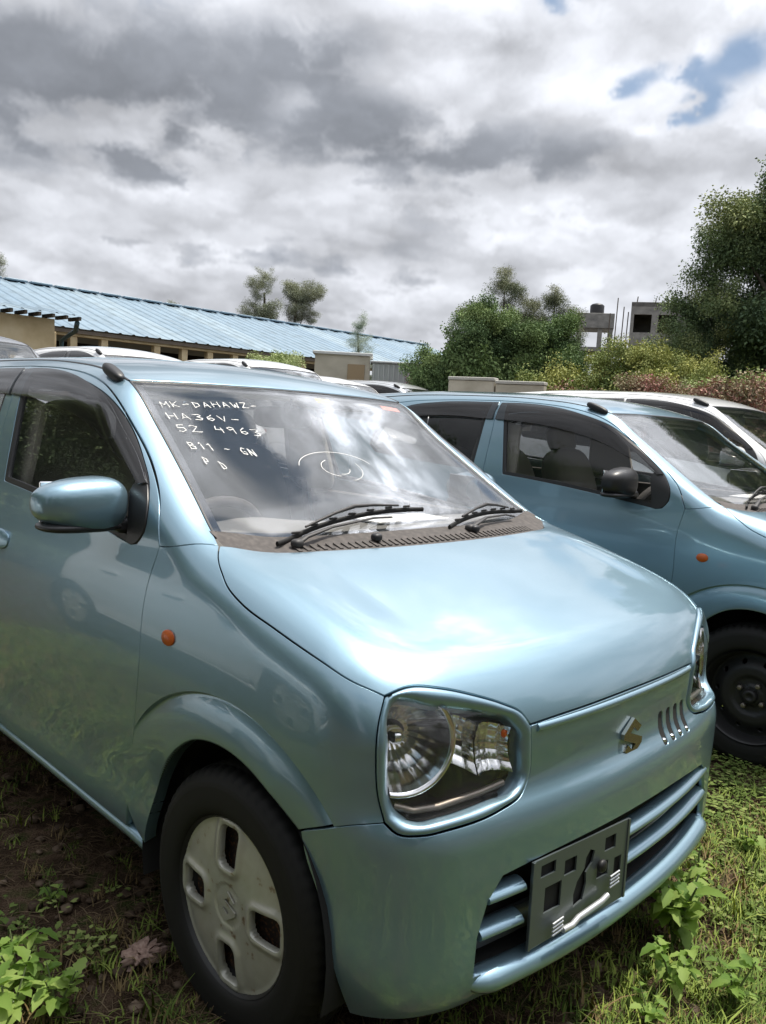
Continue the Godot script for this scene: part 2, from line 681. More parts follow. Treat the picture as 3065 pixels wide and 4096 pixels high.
func emblem_poly(s: float) -> PackedVector2Array:
	var out := PackedVector2Array()
	for p in [[.75, .48], [0, 1], [-.9, .37], [-.9, .10], [.30, -.33], [0, -.55], [-.42, -.26], [-.75, -.48], [0, -1], [.9, -.37], [.9, -.10], [-.30, .33], [0, .55], [.42, .26]]:
		out.append(Vector2(p[0], p[1]) * s)
	return out

func sd_slot(q: Vector2) -> float:
	var best := 9.0
	for k in 4:
		var r := q.rotated(-k * PI / 2 + .05)
		var d := (r - Vector2(.118, 0)).abs() - Vector2(.043 - .016, .031 + .06 * (r.x - .118) - .016)
		best = minf(best, Vector2(maxf(d.x, 0), maxf(d.y, 0)).length() + minf(maxf(d.x, d.y), 0.0) - .016)
	return best

func tyre_mesh() -> ArrayMesh:
	var mb := MB.new()
	var prof := [Vector2(.58, .175), Vector2(.578, .20), Vector2(.572, .235), Vector2(.578, .262), Vector2(.592, .277), Vector2(.602, .2815), Vector2(.618, .2835), Vector2(.6185, .277), Vector2(.6225, .277), Vector2(.623, .2842), Vector2(.646, .285), Vector2(.6465, .277), Vector2(.6505, .277), Vector2(.651, .285), Vector2(.674, .2842), Vector2(.6745, .277), Vector2(.6785, .277), Vector2(.679, .2835), Vector2(.694, .2812), Vector2(.703, .277), Vector2(.709, .271), Vector2(.7145, .2625), Vector2(.7165, .2570), Vector2(.7195, .254), Vector2(.7200, .246), Vector2(.7212, .244), Vector2(.7205, .225), Vector2(.7215, .223), Vector2(.7200, .205), Vector2(.7175, .196), Vector2(.7145, .190), Vector2(.709, .184), Vector2(.704, .183), Vector2(.690, .176), Vector2(.66, .165)]
	mb.lathe_x(Vector3.ZERO, prof, 180, func(i: int, k: int) -> float:
		if (i >= 3 and i <= 6 or i >= 17 and i <= 20) and k % 3 == 0:
			return -.0065
		return 0.0)
	return mb.mesh()

func wheel_parts(parent: Node, covered: bool) -> void:
	var tyre := obj("tyre", M.tyre_mesh, M.rubber, parent)
	if covered:
		var c := obj("wheel_cover", M.cover_mesh, M.cover, parent)
		c.scale = Vector3(1, 1.045, 1.045)
		obj("hub_emblem", M.cover_emblem, M.cover, c)
		obj("rim", M.rim_edge, M.steel, parent)
		obj("rim_face", M.rim_mesh, M.rust, parent)
	else:
		obj("rim", M.steel_mesh, M.steel, parent)
		for k in 4:
			var a := TAU * k / 4 + .5
			var nb := obj("wheel_nut", M.nut_mesh, M.nut, parent)
			nb.position = Vector3(.688, .05 * sin(a), .05 * cos(a))
		obj("hub_cap", M.hub_mesh, M.steel, parent)

func wheel_meshes() -> void:
	M.tyre_mesh = tyre_mesh()
	var mb := MB.new()
	var circ := PackedVector2Array()
	for k in 120:
		circ.append(Vector2(cos(TAU * k / 120), sin(TAU * k / 120)) * .180)
	var holes := []
	for k in 4:
		var pts := []
		for i in 40:
			var a := TAU * i / 40
			var dir := Vector2(cos(a), sin(a))
			var c := Vector2(.118, 0).rotated(k * PI / 2 - .05)
			var lo := 0.0
			var hi := .09
			for it in 16:
				var mid := (lo + hi) / 2
				if sd_slot(c + dir * mid) < 0: lo = mid
				else: hi = mid
			pts.append(c + dir * lo)
		holes.append(PackedVector2Array(pts))
	var lifter := func(q: Vector2) -> Array:
		var hh := func(p: Vector2) -> float:
			var r := p.length()
			var d := maxf(sd_slot(p), 0.0)
			var h := .712 - .016 * pow(r / .18, 4) + .0065 * exp(-pow((d - .004) / .009, 2.0)) * smoothstep(.185, .165, r)
			h -= .006 * smoothstep(.047, .040, r) * 0.5
			h += .004 * exp(-pow((r - .172) / .006, 2.0))
			return h
		var e := .0012
		var g := Vector3(1, -(hh.call(q + Vector2(0, e)) - hh.call(q - Vector2(0, e))) / (2 * e), -(hh.call(q + Vector2(e, 0)) - hh.call(q - Vector2(e, 0))) / (2 * e))
		return [Vector3(hh.call(q), q.y, q.x), g.normalized()]
	panel(mb, View.new(Vector3.RIGHT), circ, holes, .005, 0, .022, 0.0, lifter)
	M.cover_mesh = mb.mesh()
	mb = MB.new()
	mb.plate(emblem_poly(.030), [], .003, Transform3D(Basis(Vector3(0, 0, -1), Vector3.UP, Vector3.RIGHT), Vector3(.711, 0, 0)))
	M.cover_emblem = mb.mesh()
	mb = MB.new()
	mb.lathe_x(Vector3.ZERO, [Vector2(.676, .166), Vector2(.672, .15), Vector2(.668, .11), Vector2(.675, .07), Vector2(.68, .03), Vector2(.68, .001)], 48)
	M.rim_mesh = mb.mesh()
	mb = MB.new()
	mb.lathe_x(Vector3.ZERO, [Vector2(.711, .184), Vector2(.705, .179), Vector2(.69, .172), Vector2(.676, .166)], 64)
	M.rim_edge = mb.mesh()
	mb = MB.new()
	mb.lathe_x(Vector3.ZERO, [Vector2(.722, .183), Vector2(.716, .176), Vector2(.69, .170), Vector2(.662, .165), Vector2(.656, .158)], 64)
	var ring := PackedVector2Array()
	for k in 90:
		ring.append(Vector2(cos(TAU * k / 90), sin(TAU * k / 90)) * .164)
	holes = []
	for k in 10:
		var hp := PackedVector2Array()
		for i in 16:
			hp.append(Vector2(.137, 0).rotated(TAU * k / 10) + Vector2(cos(TAU * i / 16), sin(TAU * i / 16)) * .0115)
		holes.append(hp)
	panel(mb, View.new(Vector3.RIGHT), ring, holes, .009, 0, .012, 0.0, func(q: Vector2) -> Array:
		var hh := func(r: float) -> float: return .660 + .026 * smoothstep(.160, .105, r) - .010 * smoothstep(.085, .065, r) + .008 * smoothstep(.045, .035, r)
		var r := q.length()
		var sl: float = (hh.call(r + .002) - hh.call(r - .002)) / .004
		return [Vector3(hh.call(r), q.y, q.x), Vector3(1, -sl * q.y / maxf(r, .001), -sl * q.x / maxf(r, .001)).normalized()])
	M.steel_mesh = mb.mesh()
	mb = MB.new()
	mb.lathe_x(Vector3.ZERO, [Vector2(-.008, .0105), Vector2(.006, .0105), Vector2(.010, .008), Vector2(.010, .0005)], 6)
	M.nut_mesh = mb.mesh()
	mb = MB.new()
	mb.lathe_x(Vector3.ZERO, [Vector2(.68, .028), Vector2(.70, .026), Vector2(.706, .021), Vector2(.706, .012), Vector2(.700, .010), Vector2(.700, .0005)], 32)
	M.hub_mesh = mb.mesh()

func build_car() -> Node3D:
	var car := Node3D.new()
	car.name = "car"
	var P := M.paint as Material
	var cell := .018
	# ---- named edges of the panels, for the half with x > 0
	var hood_gap := curve([Vector3(.626, .957, -.198), Vector3(.682, .943, -.115), Vector3(.699, .920, -.072), Vector3(.706, .897, -.015), Vector3(.705, .868, .097), Vector3(.693, .832, .225), Vector3(.672, .803, .298), Vector3(.647, .790, .350)])
	var lamp_out := curve([Vector3(.647, .790, .350), Vector3(.669, .745, .359), Vector3(.675, .680, .364), Vector3(.668, .611, .369), Vector3(.663, .573, .382)])
	var lamp_bot := curve([Vector3(.663, .573, .382), Vector3(.651, .556, .406), Vector3(.619, .552, .430), Vector3(.563, .555, .452), Vector3(.442, .562, .472), Vector3(.372, .578, .472), Vector3(.348, .606, .469), Vector3(.350, .656, .469), Vector3(.356, .706, .465)])
	var lamp_top := curve([Vector3(.356, .706, .465), Vector3(.373, .731, .454), Vector3(.413, .753, .439), Vector3(.472, .776, .418), Vector3(.542, .796, .390), Vector3(.601, .803, .364), Vector3(.647, .790, .350)])
	var hood_front := curve([Vector3(.356, .706, .465), Vector3(.30, .7085, .472), Vector3(.18, .711, .482), Vector3(0, .713, .487)])
	var seam := curve([Vector3(.663, .573, .382), Vector3(.699, .561, .335), Vector3(.711, .534, .271), Vector3(.725, .510, .221)])
	var arch := curve([Vector3(.725, .510, .221), Vector3(.732, .557, .148), Vector3(.739, .595, .061), Vector3(.742, .604, -.021), Vector3(.742, .586, -.106), Vector3(.741, .545, -.170), Vector3(.735, .469, -.237), Vector3(.720, .350, -.300), Vector3(.706, .254, -.331)])
	var arch_low := curve([Vector3(.725, .510, .221), Vector3(.713, .460, .234), Vector3(.705, .407, .261), Vector3(.695, .320, .294), Vector3(.682, .239, .312), Vector3(.664, .168, .320)])
	var door_front := curve([Vector3(.696, .961, -.330), Vector3(.717, .872, -.343), Vector3(.735, .668, -.340), Vector3(.727, .477, -.374), Vector3(.718, .373, -.395), Vector3(.710, .270, -.41)])
	var frame_top := curve([Vector3(.696, .961, -.330), Vector3(.672, 1.040, -.372), Vector3(.628, 1.142, -.490), Vector3(.600, 1.255, -.670), Vector3(.576, 1.337, -.850), Vector3(.560, 1.380, -1.10), Vector3(.556, 1.392, -1.38)])
	var frame_top2 := curve([Vector3(.556, 1.392, -1.38), Vector3(.556, 1.388, -1.70), Vector3(.560, 1.368, -2.0), Vector3(.572, 1.32, -2.24)])
	var door_mid := curve([Vector3(.556, 1.392, -1.38), Vector3(.60, 1.30, -1.365), Vector3(.66, 1.10, -1.362), Vector3(.70, .95, -1.36), Vector3(.735, .66, -1.36), Vector3(.72, .40, -1.362), Vector3(.713, .30, -1.365)])
	var door_rear := curve([Vector3(.572, 1.32, -2.24), Vector3(.60, 1.24, -2.285), Vector3(.65, 1.10, -2.305), Vector3(.695, .95, -2.29), Vector3(.73, .78, -2.25), Vector3(.737, .64, -2.235), Vector3(.735, .50, -2.25)])
	var arch_r_low := curve([Vector3(.735, .50, -2.25), Vector3(.728, .42, -2.20), Vector3(.715, .31, -2.155)])
	var arch_r := curve([Vector3(.735, .50, -2.25), Vector3(.735, .575, -2.36), Vector3(.733, .602, -2.48), Vector3(.725, .575, -2.60), Vector3(.712, .49, -2.72), Vector3(.68, .38, -2.775), Vector3(.65, .25, -2.79)])
	var sill_a := curve([Vector3(.706, .254, -.331), Vector3(.710, .270, -.41)])
	var sill_f := curve([Vector3(.710, .270, -.41), Vector3(.712, .288, -.9), Vector3(.713, .300, -1.365)])
	var sill_r := curve([Vector3(.713, .300, -1.365), Vector3(.714, .306, -1.8), Vector3(.715, .31, -2.155)])
	var pillar_base := curve([Vector3(.696, .961, -.330), Vector3(.676, .962, -.277), Vector3(.626, .957, -.198)])
	var ws_side := curve([Vector3(.626, .957, -.198), Vector3(.597, 1.048, -.324), Vector3(.568, 1.154, -.485), Vector3(.546, 1.260, -.647), Vector3(.536, 1.345, -.782)])
	var ws_top := curve([Vector3(.536, 1.345, -.782), Vector3(.50, 1.35, -.774), Vector3(.38, 1.357, -.755), Vector3(.20, 1.36, -.737), Vector3(0, 1.361, -.73)])
	var ditch := curve([Vector3(.536, 1.345, -.782), Vector3(.530, 1.372, -.90), Vector3(.520, 1.40, -1.12), Vector3(.512, 1.415, -1.5), Vector3(.508, 1.41, -1.95), Vector3(.505, 1.39, -2.26)])
	var rail_end := curve([Vector3(.572, 1.32, -2.24), Vector3(.55, 1.36, -2.25), Vector3(.505, 1.39, -2.26)])
	var roof_rear_side := curve([Vector3(.505, 1.39, -2.26), Vector3(.495, 1.36, -2.5), Vector3(.48, 1.33, -2.68)])
	var roof_rear := curve([Vector3(.48, 1.33, -2.68), Vector3(.3, 1.35, -2.72), Vector3(0, 1.36, -2.74)])
	var tail_edge := curve([Vector3(.48, 1.33, -2.68), Vector3(.53, 1.20, -2.74), Vector3(.58, 1.0, -2.80), Vector3(.60, .75, -2.84), Vector3(.60, .50, -2.845), Vector3(.58, .25, -2.83)])
	var hood_rear := curve([Vector3(.626, .957, -.198), Vector3(.532, .969, -.119), Vector3(.410, .970, -.089), Vector3(.265, .968, -.070), Vector3(.10, .967, -.060), Vector3(0, .967, -.058)])
	var bumper_low := curve([Vector3(.664, .168, .320), Vector3(.632, .178, .378), Vector3(.569, .185, .440), Vector3(.46, .182, .470), Vector3(.258, .192, .497), Vector3(0, .197, .51)])

	# ---- front fender
	var vf := View.new(Vector3(.93, .12, .34))
	var mb := MB.new()
	# the wheel-arch flare is a band of its own shape: the fender ends in a small step at its edge
	var hub := Vector2(-.02, .265)
	var disc := PackedVector3Array()
	for i in 90:
		var an := lerpf(deg_to_rad(20), deg_to_rad(215), i / 89.0)
		disc.append(snap(Vector3(.735, hub.y + .434 * sin(an), hub.x + .434 * cos(an))))
	disc.append(snap(Vector3(.71, .02, -.02)))
	var whole := poly(vf, [hood_gap, lamp_out, seam, arch, sill_a, rev(door_front), pillar_base])
	var upper := whole
	for q in Geometry2D.clip_polygons(whole, poly(vf, [disc])):
		if q.size() > 40:
			upper = q
	panel(mb, vf, upper, [], .012, 0, .012, .0008)
	var fenders := pair("front_fender", mb, P, car)
	mb = MB.new()
	var arch2 := PackedVector2Array()
	for p in arch:
		arch2.append(Vector2(p.z, p.y))
	var nth := 90
	var prof := [[1.0, -.0005], [.985, -.0055], [.965, -.0105], [.93, -.0110], [.88, -.0085], [.80, -.0048], [.70, -.0008], [.55, .0032], [.35, .0066], [.15, .0086], [.04, .0090], [.0, .0080], [.0, -.004], [.0, -.03]]
	for i in nth + 1:
		var s := float(i) / nth
		var t1 := lerpf(deg_to_rad(41.0), deg_to_rad(163.0), s)
		var t0 := lerpf(deg_to_rad(45.8), deg_to_rad(182.0), s)
		# where the ray from the hub meets the arch edge
		var dir := Vector2(cos(t0), sin(t0))
		var rin := .335
		for k in arch2.size() - 1:
			var hit = Geometry2D.segment_intersects_segment(hub, hub + dir * .6, arch2[k], arch2[k + 1])
			if hit != null:
				rin = hub.distance_to(hit)
		for q in prof:
			var tt := lerpf(t0, t1, q[0])
			var r := lerpf(rin, .4345, q[0])
			var dn := clampf((deg_to_rad(150.0) - tt) / .45, 0.0, 1.0)
			dn = dn * dn * (3 - 2 * dn)
			var p := snap(Vector3(.735, hub.y + r * sin(tt), hub.x + r * cos(tt)))
			var o: float = q[1]
			if o > -.02:
				o *= dn * (1.0 if o < 0 else clampf((tt - deg_to_rad(41)) / .35, 0.25, 1.0))
			mb.add(p + grad(p) * o, Vector3.RIGHT)
	var np := prof.size()
	for i in nth + 1:
		for k in np:
			var du := mb.v[mini(i + 1, nth) * np + k] - mb.v[maxi(i - 1, 0) * np + k]
			var dv := mb.v[i * np + mini(k + 1, np - 1)] - mb.v[i * np + maxi(k - 1, 0)]
			var nn := du.cross(dv).normalized()
			if nn.x < 0: nn = -nn
			mb.n[i * np + k] = nn
	for i in nth:
		for k in np - 1:
			mb.quad(i * np + k, (i + 1) * np + k, (i + 1) * np + k + 1, i * np + k + 1)
	var flares := pair("wheel_arch", mb, P, fenders[0], fenders[1])
	for s in 2:
		mb = MB.new()
		var pts := []
		for i in 24:
			pts.append(Vector2(cos(TAU * i / 24) * .024, sin(TAU * i / 24) * .0175))
		var vside := View.new(Vector3.RIGHT)
		var c := vside.flat(snap(Vector3(.73, .778, -.227)))
		var oval := PackedVector2Array()
		for q in pts:
			oval.append(c + q)
		panel(mb, vside, oval, [], .004, .0, .01, 0.0, func(q: Vector2) -> Array:
			var w: Vector2 = (q - c) / Vector2(.024, .0175)
			var p := lift(vside, q)
			var g := grad(p)
			return [p + g * (.002 + .008 * sqrt(maxf(1.0 - w.length_squared(), 0.0))), (g + Vector3(0, w.y, -w.x) * .7).normalized()])
		obj("side_indicator", mb.mesh(s == 0), M.amber, fenders[s])

	# ---- hood
	var vh := View.new(Vector3(0, .84, .54))
	mb = MB.new()
	panel(mb, vh, poly(vh, [rev(hood_rear), hood_gap, rev(lamp_top), hood_front, rev(mir(hood_front)), mir(lamp_top), rev(mir(hood_gap)), mir(hood_rear)]), [], .0171, 0, .022, .0028)
	obj("hood", mb.mesh(), P, car)

	# ---- bumper with grille opening and slits
	var vr := View.new()
	mb = MB.new()
	var grille := curve([Vector3(-.438, .437, .488), Vector3(-.386, .442, .496), Vector3(-.024, .449, .522), Vector3(.30, .440, .51), Vector3(.44, .425, .488)], .02, false)
	grille.append_array(curve([Vector3(.475, .395, .48), Vector3(.50, .33, .48), Vector3(.505, .262, .48)], .02, false))
	grille.append_array(curve([Vector3(.48, .244, .49), Vector3(.34, .246, .50), Vector3(0, .25, .52), Vector3(-.34, .252, .50), Vector3(-.492, .252, .476)], .02, false))
	grille.append_array(curve([Vector3(-.49, .329, .477), Vector3(-.471, .393, .481)], .02, false))
	var slits := []
	for k in 4:
		var x := .170 + .046 * k
		var sl := PackedVector2Array()
		for q in [[-.011, -.031], [-.007, -.035], [.007, -.035], [.011, -.031], [.011, .032], [.007, .036], [-.007, .036], [-.011, .032]]:
			sl.append(vr.flat(snap(Vector3(x, .588, .487))) + Vector2(q[0], q[1]))
		slits.append(sl)
	var bumper_outline := poly(vr, [hood_front, rev(mir(hood_front)), rev(mir(lamp_bot)), mir(seam), mir(arch_low), mir(bumper_low), rev(bumper_low), rev(arch_low), rev(seam), lamp_bot])
	var gp := poly(vr, [grille])
	panel(mb, vr, bumper_outline, [gp] + slits, cell * .75, 0, .014)
	var bumper := obj("front_bumper", mb.mesh(), P, car)
	# bumper: the dark box behind the grille, bars, lip
	mb = MB.new()
	panel(mb, vr, inset(gp, .006), [], .02, -.075, -.062, 0.0)
	obj("grille_recess", mb.mesh(), M.liner, bumper)
	for b in [[.398, -.470, -.372], [.398, -.022, .485], [.330, -.484, -.372], [.330, -.022, .495]]:
		mb = MB.new()
		var pts := []
		for i in 41:
			var x: float = lerpf(b[1], b[2], i / 40.0)
			pts.append(snap(Vector3(x, b[0], .5)) - Vector3(0, 0, .016))
		mb.tube(pts, [.021], 12, true, .55, Vector3(0, 1, .25))
		obj("grille_bar", mb.mesh(), P, bumper)
	mb = MB.new()
	panel(mb, vr, poly(vr, [curve([Vector3(-.485, .318, .48), Vector3(0, .318, .52), Vector3(.495, .318, .48)], .03, false), curve([Vector3(.50, .262, .48), Vector3(0, .262, .52), Vector3(-.49, .262, .48)], .03, false)]), [], .03, -.05, .01, 0.0)
	obj("grille_backing", mb.mesh(), M.grey, bumper)
	mb = MB.new()
	var lip := []
	var lipr := []
	for i in 61:
		var x: float = lerpf(-.495, .525, i / 60.0)
		var e := clampf(minf(x + .495, .525 - x) / .04, 0.0, 1.0)
		lip.append(snap(Vector3(x, .226 + .005 * (x + .5), .5)) + Vector3(0, 0, -.008 - .012 * (1 - e)))
		lipr.append(.031 * (.55 + .45 * sqrt(e)))
	mb.tube(lip, lipr, 16, true, .85)
	obj("bumper_lip", mb.mesh(), P, bumper)
	for sl in slits:
		mb = MB.new()
		panel(mb, vr, inset(sl, .0015), [], .02, -.0022, 0.0, 0.0)
		obj("vent_slit", mb.mesh(), M.liner, bumper)
	for k in 4:  # chrome beads added for the light glinting at the base of each slit
		mb = MB.new()
		var c := snap(Vector3(.170 + .046 * k, .556, .5))
		mb.lump(c + Vector3(0, .001, -.008), Vector3(.0075, .006, .008), .8, Basis(), 12, 8)
		obj("slit_glint", mb.mesh(), M.chrome, bumper)
	mb = MB.new()
	mb.plate(emblem_poly(.047), [], .008, Transform3D(Basis(Vector3(1, 0, 0), Vector3(0, 1, 0), Vector3(0, 0, 1)), snap(Vector3(.012, .603, .5)) + Vector3(0, 0, .002)))
	var edge := []
	for i in 31:
		var q := snap(Vector3(lerpf(-.338, .338, i / 30.0), .698, .49))
		edge.append(q - Vector3(0, 0, .003))
	var mb2 := MB.new()
	mb2.tube(edge, [.0085], 10, true, 1.0)
	obj("panel_edge", mb2.mesh(), P, bumper)
	obj("emblem", mb.mesh(), M.badge, bumper)
	bracket(bumper)

	# ---- head lamps
	lamp(car, lamp_out, lamp_bot, lamp_top, P)

	# ---- doors
	var vs := View.new(Vector3.RIGHT)
	var dlo_f := curve([Vector3(.69, 1.030, -1.245), Vector3(.69, 1.012, -1.005), Vector3(.69, .972, -.633), Vector3(.697, .950, -.455)], .02)
	dlo_f.append_array(curve([Vector3(.697, .955, -.428), Vector3(.692, .985, -.405), Vector3(.685, 1.022, -.404), Vector3(.664, 1.080, -.438), Vector3(.638, 1.150, -.520), Vector3(.612, 1.222, -.628), Vector3(.598, 1.285, -.752), Vector3(.586, 1.326, -.895), Vector3(.572, 1.354, -1.095), Vector3(.568, 1.364, -1.325)], .02))
	var dlo_r := curve([Vector3(.685, 1.036, -1.43), Vector3(.685, 1.058, -1.8), Vector3(.68, 1.085, -2.12)], .02)
	dlo_r.append_array(curve([Vector3(.665, 1.12, -2.175), Vector3(.64, 1.18, -2.17), Vector3(.60, 1.27, -2.10), Vector3(.58, 1.325, -1.97), Vector3(.57, 1.355, -1.75), Vector3(.568, 1.364, -1.415)], .02))
	var doors := []
	for f in 2:
		mb = MB.new()
		var outline := poly(vs, [door_front, sill_f, rev(door_mid), rev(frame_top)]) if f == 0 else poly(vs, [door_mid, sill_r, rev(arch_r_low), rev(door_rear), rev(frame_top2)])
		var dlo := poly(vs, [dlo_f if f == 0 else dlo_r])
		panel(mb, vs, outline, [dlo.duplicate()], .0107)
		var dd := pair("front_door" if f == 0 else "rear_door", mb, P, car)
		doors.append(dd)
		# seal, glass, trim, visor
		var inner := inset(dlo, -.014)
		mb = MB.new()
		panel(mb, vs, dlo, [inner.duplicate()], .02, -.0015, .014, 0.0)
		var seal := mb
		mb = MB.new()
		panel(mb, vs, inset(dlo, -.008), [], .03, -.010, 0.0, 0.0)
		var gl := mb
		mb = MB.new()
		var low := []
		var o2 := inset(outline, -.03)
		var strip := PackedVector2Array([Vector2(-9, .2), Vector2(9, .2), Vector2(9, .985 if f == 0 else 1.02), Vector2(-9, .985 if f == 0 else 1.02)])
		panel(mb, vs, Geometry2D.intersect_polygons(o2, strip)[0], [], .05, -.055, .03, 0.0)
		var trim := mb
		mb = MB.new()
		var vis: PackedVector2Array
		if f == 0:
			vis = poly(vs, [curve([Vector3(.575, 1.370, -1.352), Vector3(.572, 1.372, -1.25), Vector3(.575, 1.364, -1.10), Vector3(.590, 1.330, -.905), Vector3(.603, 1.287, -.765), Vector3(.626, 1.218, -.640), Vector3(.642, 1.148, -.528), Vector3(.660, 1.090, -.450)], .015), curve([Vector3(.665, 1.085, -.475), Vector3(.657, 1.120, -.532), Vector3(.652, 1.155, -.622), Vector3(.640, 1.203, -.740), Vector3(.625, 1.256, -.965), Vector3(.617, 1.285, -1.262), Vector3(.617, 1.288, -1.352)], .015)])
		else:
			vis = poly(vs, [curve([Vector3(.617, 1.288, -1.372), Vector3(.60, 1.29, -1.7), Vector3(.60, 1.265, -1.95), Vector3(.605, 1.225, -2.08)], .015), curve([Vector3(.60, 1.27, -2.09), Vector3(.58, 1.325, -1.975), Vector3(.57, 1.36, -1.75), Vector3(.57, 1.370, -1.372)], .015)])
		panel(mb, vs, vis, [], .02, .011, .012, 0.0)
		var visor := mb
		for s in 2:
			var d: MeshInstance3D = dd[s]
			obj("window_seal", seal.mesh(s == 0), M.black, d)
			obj("window_pane", gl.mesh(s == 0), M.glass if f == 0 else M.tint, d)
			obj("door_trim", trim.mesh(s == 0), M.cloth_dark, d)
			obj("rain_visor", visor.mesh(s == 0), M.visor, d)
			# pull handle
			mb = MB.new()
			var zc := -1.13 - .10 if f == 0 else -2.02
			var yc := .862 if f == 0 else .885
			var hp := PackedVector2Array()
			for i in 40:
				var a := TAU * i / 40
				hp.append(vs.flat(Vector3(.72, yc, zc)) + Vector2(signf(cos(a)) * pow(absf(cos(a)), .5) * .105, signf(sin(a)) * pow(absf(sin(a)), .6) * .029))
			var hc := vs.flat(Vector3(.72, yc, zc))
			panel(mb, vs, hp, [], .008, 0, .012, 0.0, func(q: Vector2) -> Array:
				var w: Vector2 = (q - hc) / Vector2(.105, .029)
				var e: float = clampf(1.0 - maxf(absf(w.x), absf(w.y)), 0, 1)
				var p := lift(vs, q)
				var g := grad(p)
				return [p + g * (.004 + .014 * smoothstep(0.0, .35, e)), (g + Vector3(0, w.y * .8, -w.x * .4) * smoothstep(.5, .0, e)).normalized()])
			obj("door_handle", mb.mesh(s == 0), P, d)
			if f == 0:
				mb = MB.new()
				panel(mb, vs, poly(vs, [curve([Vector3(.697, .952, -.470), Vector3(.697, .952, -.440), Vector3(.692, .985, -.408), Vector3(.685, 1.022, -.407), Vector3(.664, 1.080, -.441), Vector3(.652, 1.118, -.482)], .015), curve([Vector3(.668, 1.07, -.500), Vector3(.68, 1.02, -.485)], .02)]), [], .015, .004, .01, 0.0)
				obj("mirror_base", mb.mesh(s == 0), M.mirror_black, d)
	# visor clips
	# ---- sill strips
	mb = MB.new()
	var sp := []
	sp.append(Vector3(.690, .240, -.345))
	for p in sill_f + sill_r:
		sp.append(Vector3(p.x - .020, p.y - .016, p.z))
	mb.tube(sp, [.020], 10, true, .9)
	pair("sill", mb, P, car)
	# ---- mirrors
	for s in 2:
		var sg := -1.0 if s == 0 else 1.0
		mb = MB.new()
		var mc := Vector3(sg * .788, 1.043, -.525)
		mb.lump(Vector3.ZERO, Vector3(.112, .062, .070), .72, Basis(), 36, 20, func(p: Vector3) -> Vector3:
			var o := p.x * sg / .112
			p.y *= 1.0 - .16 * o - .10 * o * o + (.10 if p.y < 0 else 0.0)
			p.z *= 1.0 - .12 * o
			if p.z < 0: p.z *= .55
			p.z -= .02 * o * o
			return p)
		var mr := obj("side_mirror", mb.mesh(), P, doors[0][s])
		mr.position = mc
		if s == 1:
			mr.position = Vector3(.765, 1.043, -.60)
			mr.rotation.y = deg_to_rad(78)
		mb = MB.new()
		mb.lump(Vector3(0, -.054, -.004), Vector3(.102, .014, .058), .7, Basis(), 30, 12)
		mb.box(Vector3(-sg * .105, -.055, .01), Vector3(.07, .035, .06), .012)
		obj("mirror_underside", mb.mesh(), M.mirror_black, mr)
		mb = MB.new()
		mb.box(Vector3(0, 0, -.037), Vector3(.17, .095, .006), .002)
		obj("mirror_glass", mb.mesh(), M.mirror_glass, mr)

	# ---- pillars and roof rails
	var vp := View.new(Vector3(.62, .66, .42))
	mb = MB.new()
	panel(mb, vp, poly(vp, [pillar_base, ws_side, ditch, rev(rail_end), rev(frame_top2), rev(frame_top)]), [], .018)
	var rails := pair("roof_pillar", mb, P, car)
	# ---- roof with dark ditch strips
	var vt := View.new(Vector3.UP, Vector3.FORWARD)
	mb = MB.new()
	panel(mb, vt, poly(vt, [ws_top, rev(mir(ws_top)), mir(ditch), mir(roof_rear_side), mir(roof_rear), rev(roof_rear), rev(roof_rear_side), rev(ditch)]), [], .04)
	var roof := obj("roof", mb.mesh(), P, car)
	mb = MB.new()
	var dt := []
	for p in ditch:
		dt.append(p - Vector3(0, .0035, 0))
	mb.tube(dt, [.006], 6)
	pair("roof_moulding", mb, M.black, roof)
	mb = MB.new()
	var an := snap(Vector3(-.556, 1.378, -.84))
	var ng := grad(an)
	mb.lump(an + ng * .010, Vector3(.018, .016, .058), .7, Basis(Vector3(1, 0, 0), deg_to_rad(20)) * Basis(Vector3(0, 1, 0), deg_to_rad(-4)), 20, 12)
	obj("aerial", mb.mesh(), M.black, rails[0])
	mb = MB.new()
	panel(mb, vt, inset(poly(vt, [ws_top, rev(mir(ws_top)), mir(ditch), mir(roof_rear_side), mir(roof_rear), rev(roof_rear), rev(roof_rear_side), rev(ditch)]), -.01), [], .08, -.025, .02, 0.0)
	obj("headliner", mb.mesh(), M.headliner, roof)

	windshield(car, ws_side, ws_top)
	rear_end(car, arch_r, door_rear, rail_end, roof_rear_side, roof_rear, tail_edge, P)
	interior(car)

	# ---- underside and wheel wells
	mb = MB.new()
	mb.box(Vector3(0, .27, -1.22), Vector3(1.34, .10, 1.80), .02)
	mb.box(Vector3(0, .32, .10), Vector3(.86, .22, .66), .02)
	mb.box(Vector3(0, .38, -2.5), Vector3(.86, .20, .50), .02)
	mb.box(Vector3(0, .62, -.30), Vector3(1.26, .66, .03), .01)
	mb.box(Vector3(0, .56, .12), Vector3(1.0, .30, .56), .03)
	obj("underbody", mb.mesh(), M.liner, car)
	for zc in [-.015, -2.475]:
		mb = MB.new()
		var first := 0
		for i in 25:
			var a := lerpf(-.25, PI + .25, i / 24.0)
			for x in [.50, .715]:
				mb.add(Vector3(x, .265 + .345 * sin(a), zc + .325 * cos(a)), Vector3(0, -sin(a), -cos(a)))
		for i in 24:
			mb.quad(i * 2, i * 2 + 1, i * 2 + 3, i * 2 + 2)
		var cap := PackedVector2Array()
		for i in 25:
			var a := lerpf(-.25, PI + .25, i / 24.0)
			cap.append(Vector2(.325 * cos(a), .345 * sin(a)))
		mb.plate(cap, [], 0.0, Transform3D(Basis(Vector3(0, 0, 1), Vector3.UP, Vector3(-1, 0, 0)), Vector3(.50, .265, zc)))
		pair("wheel_well", mb, M.liner, car)
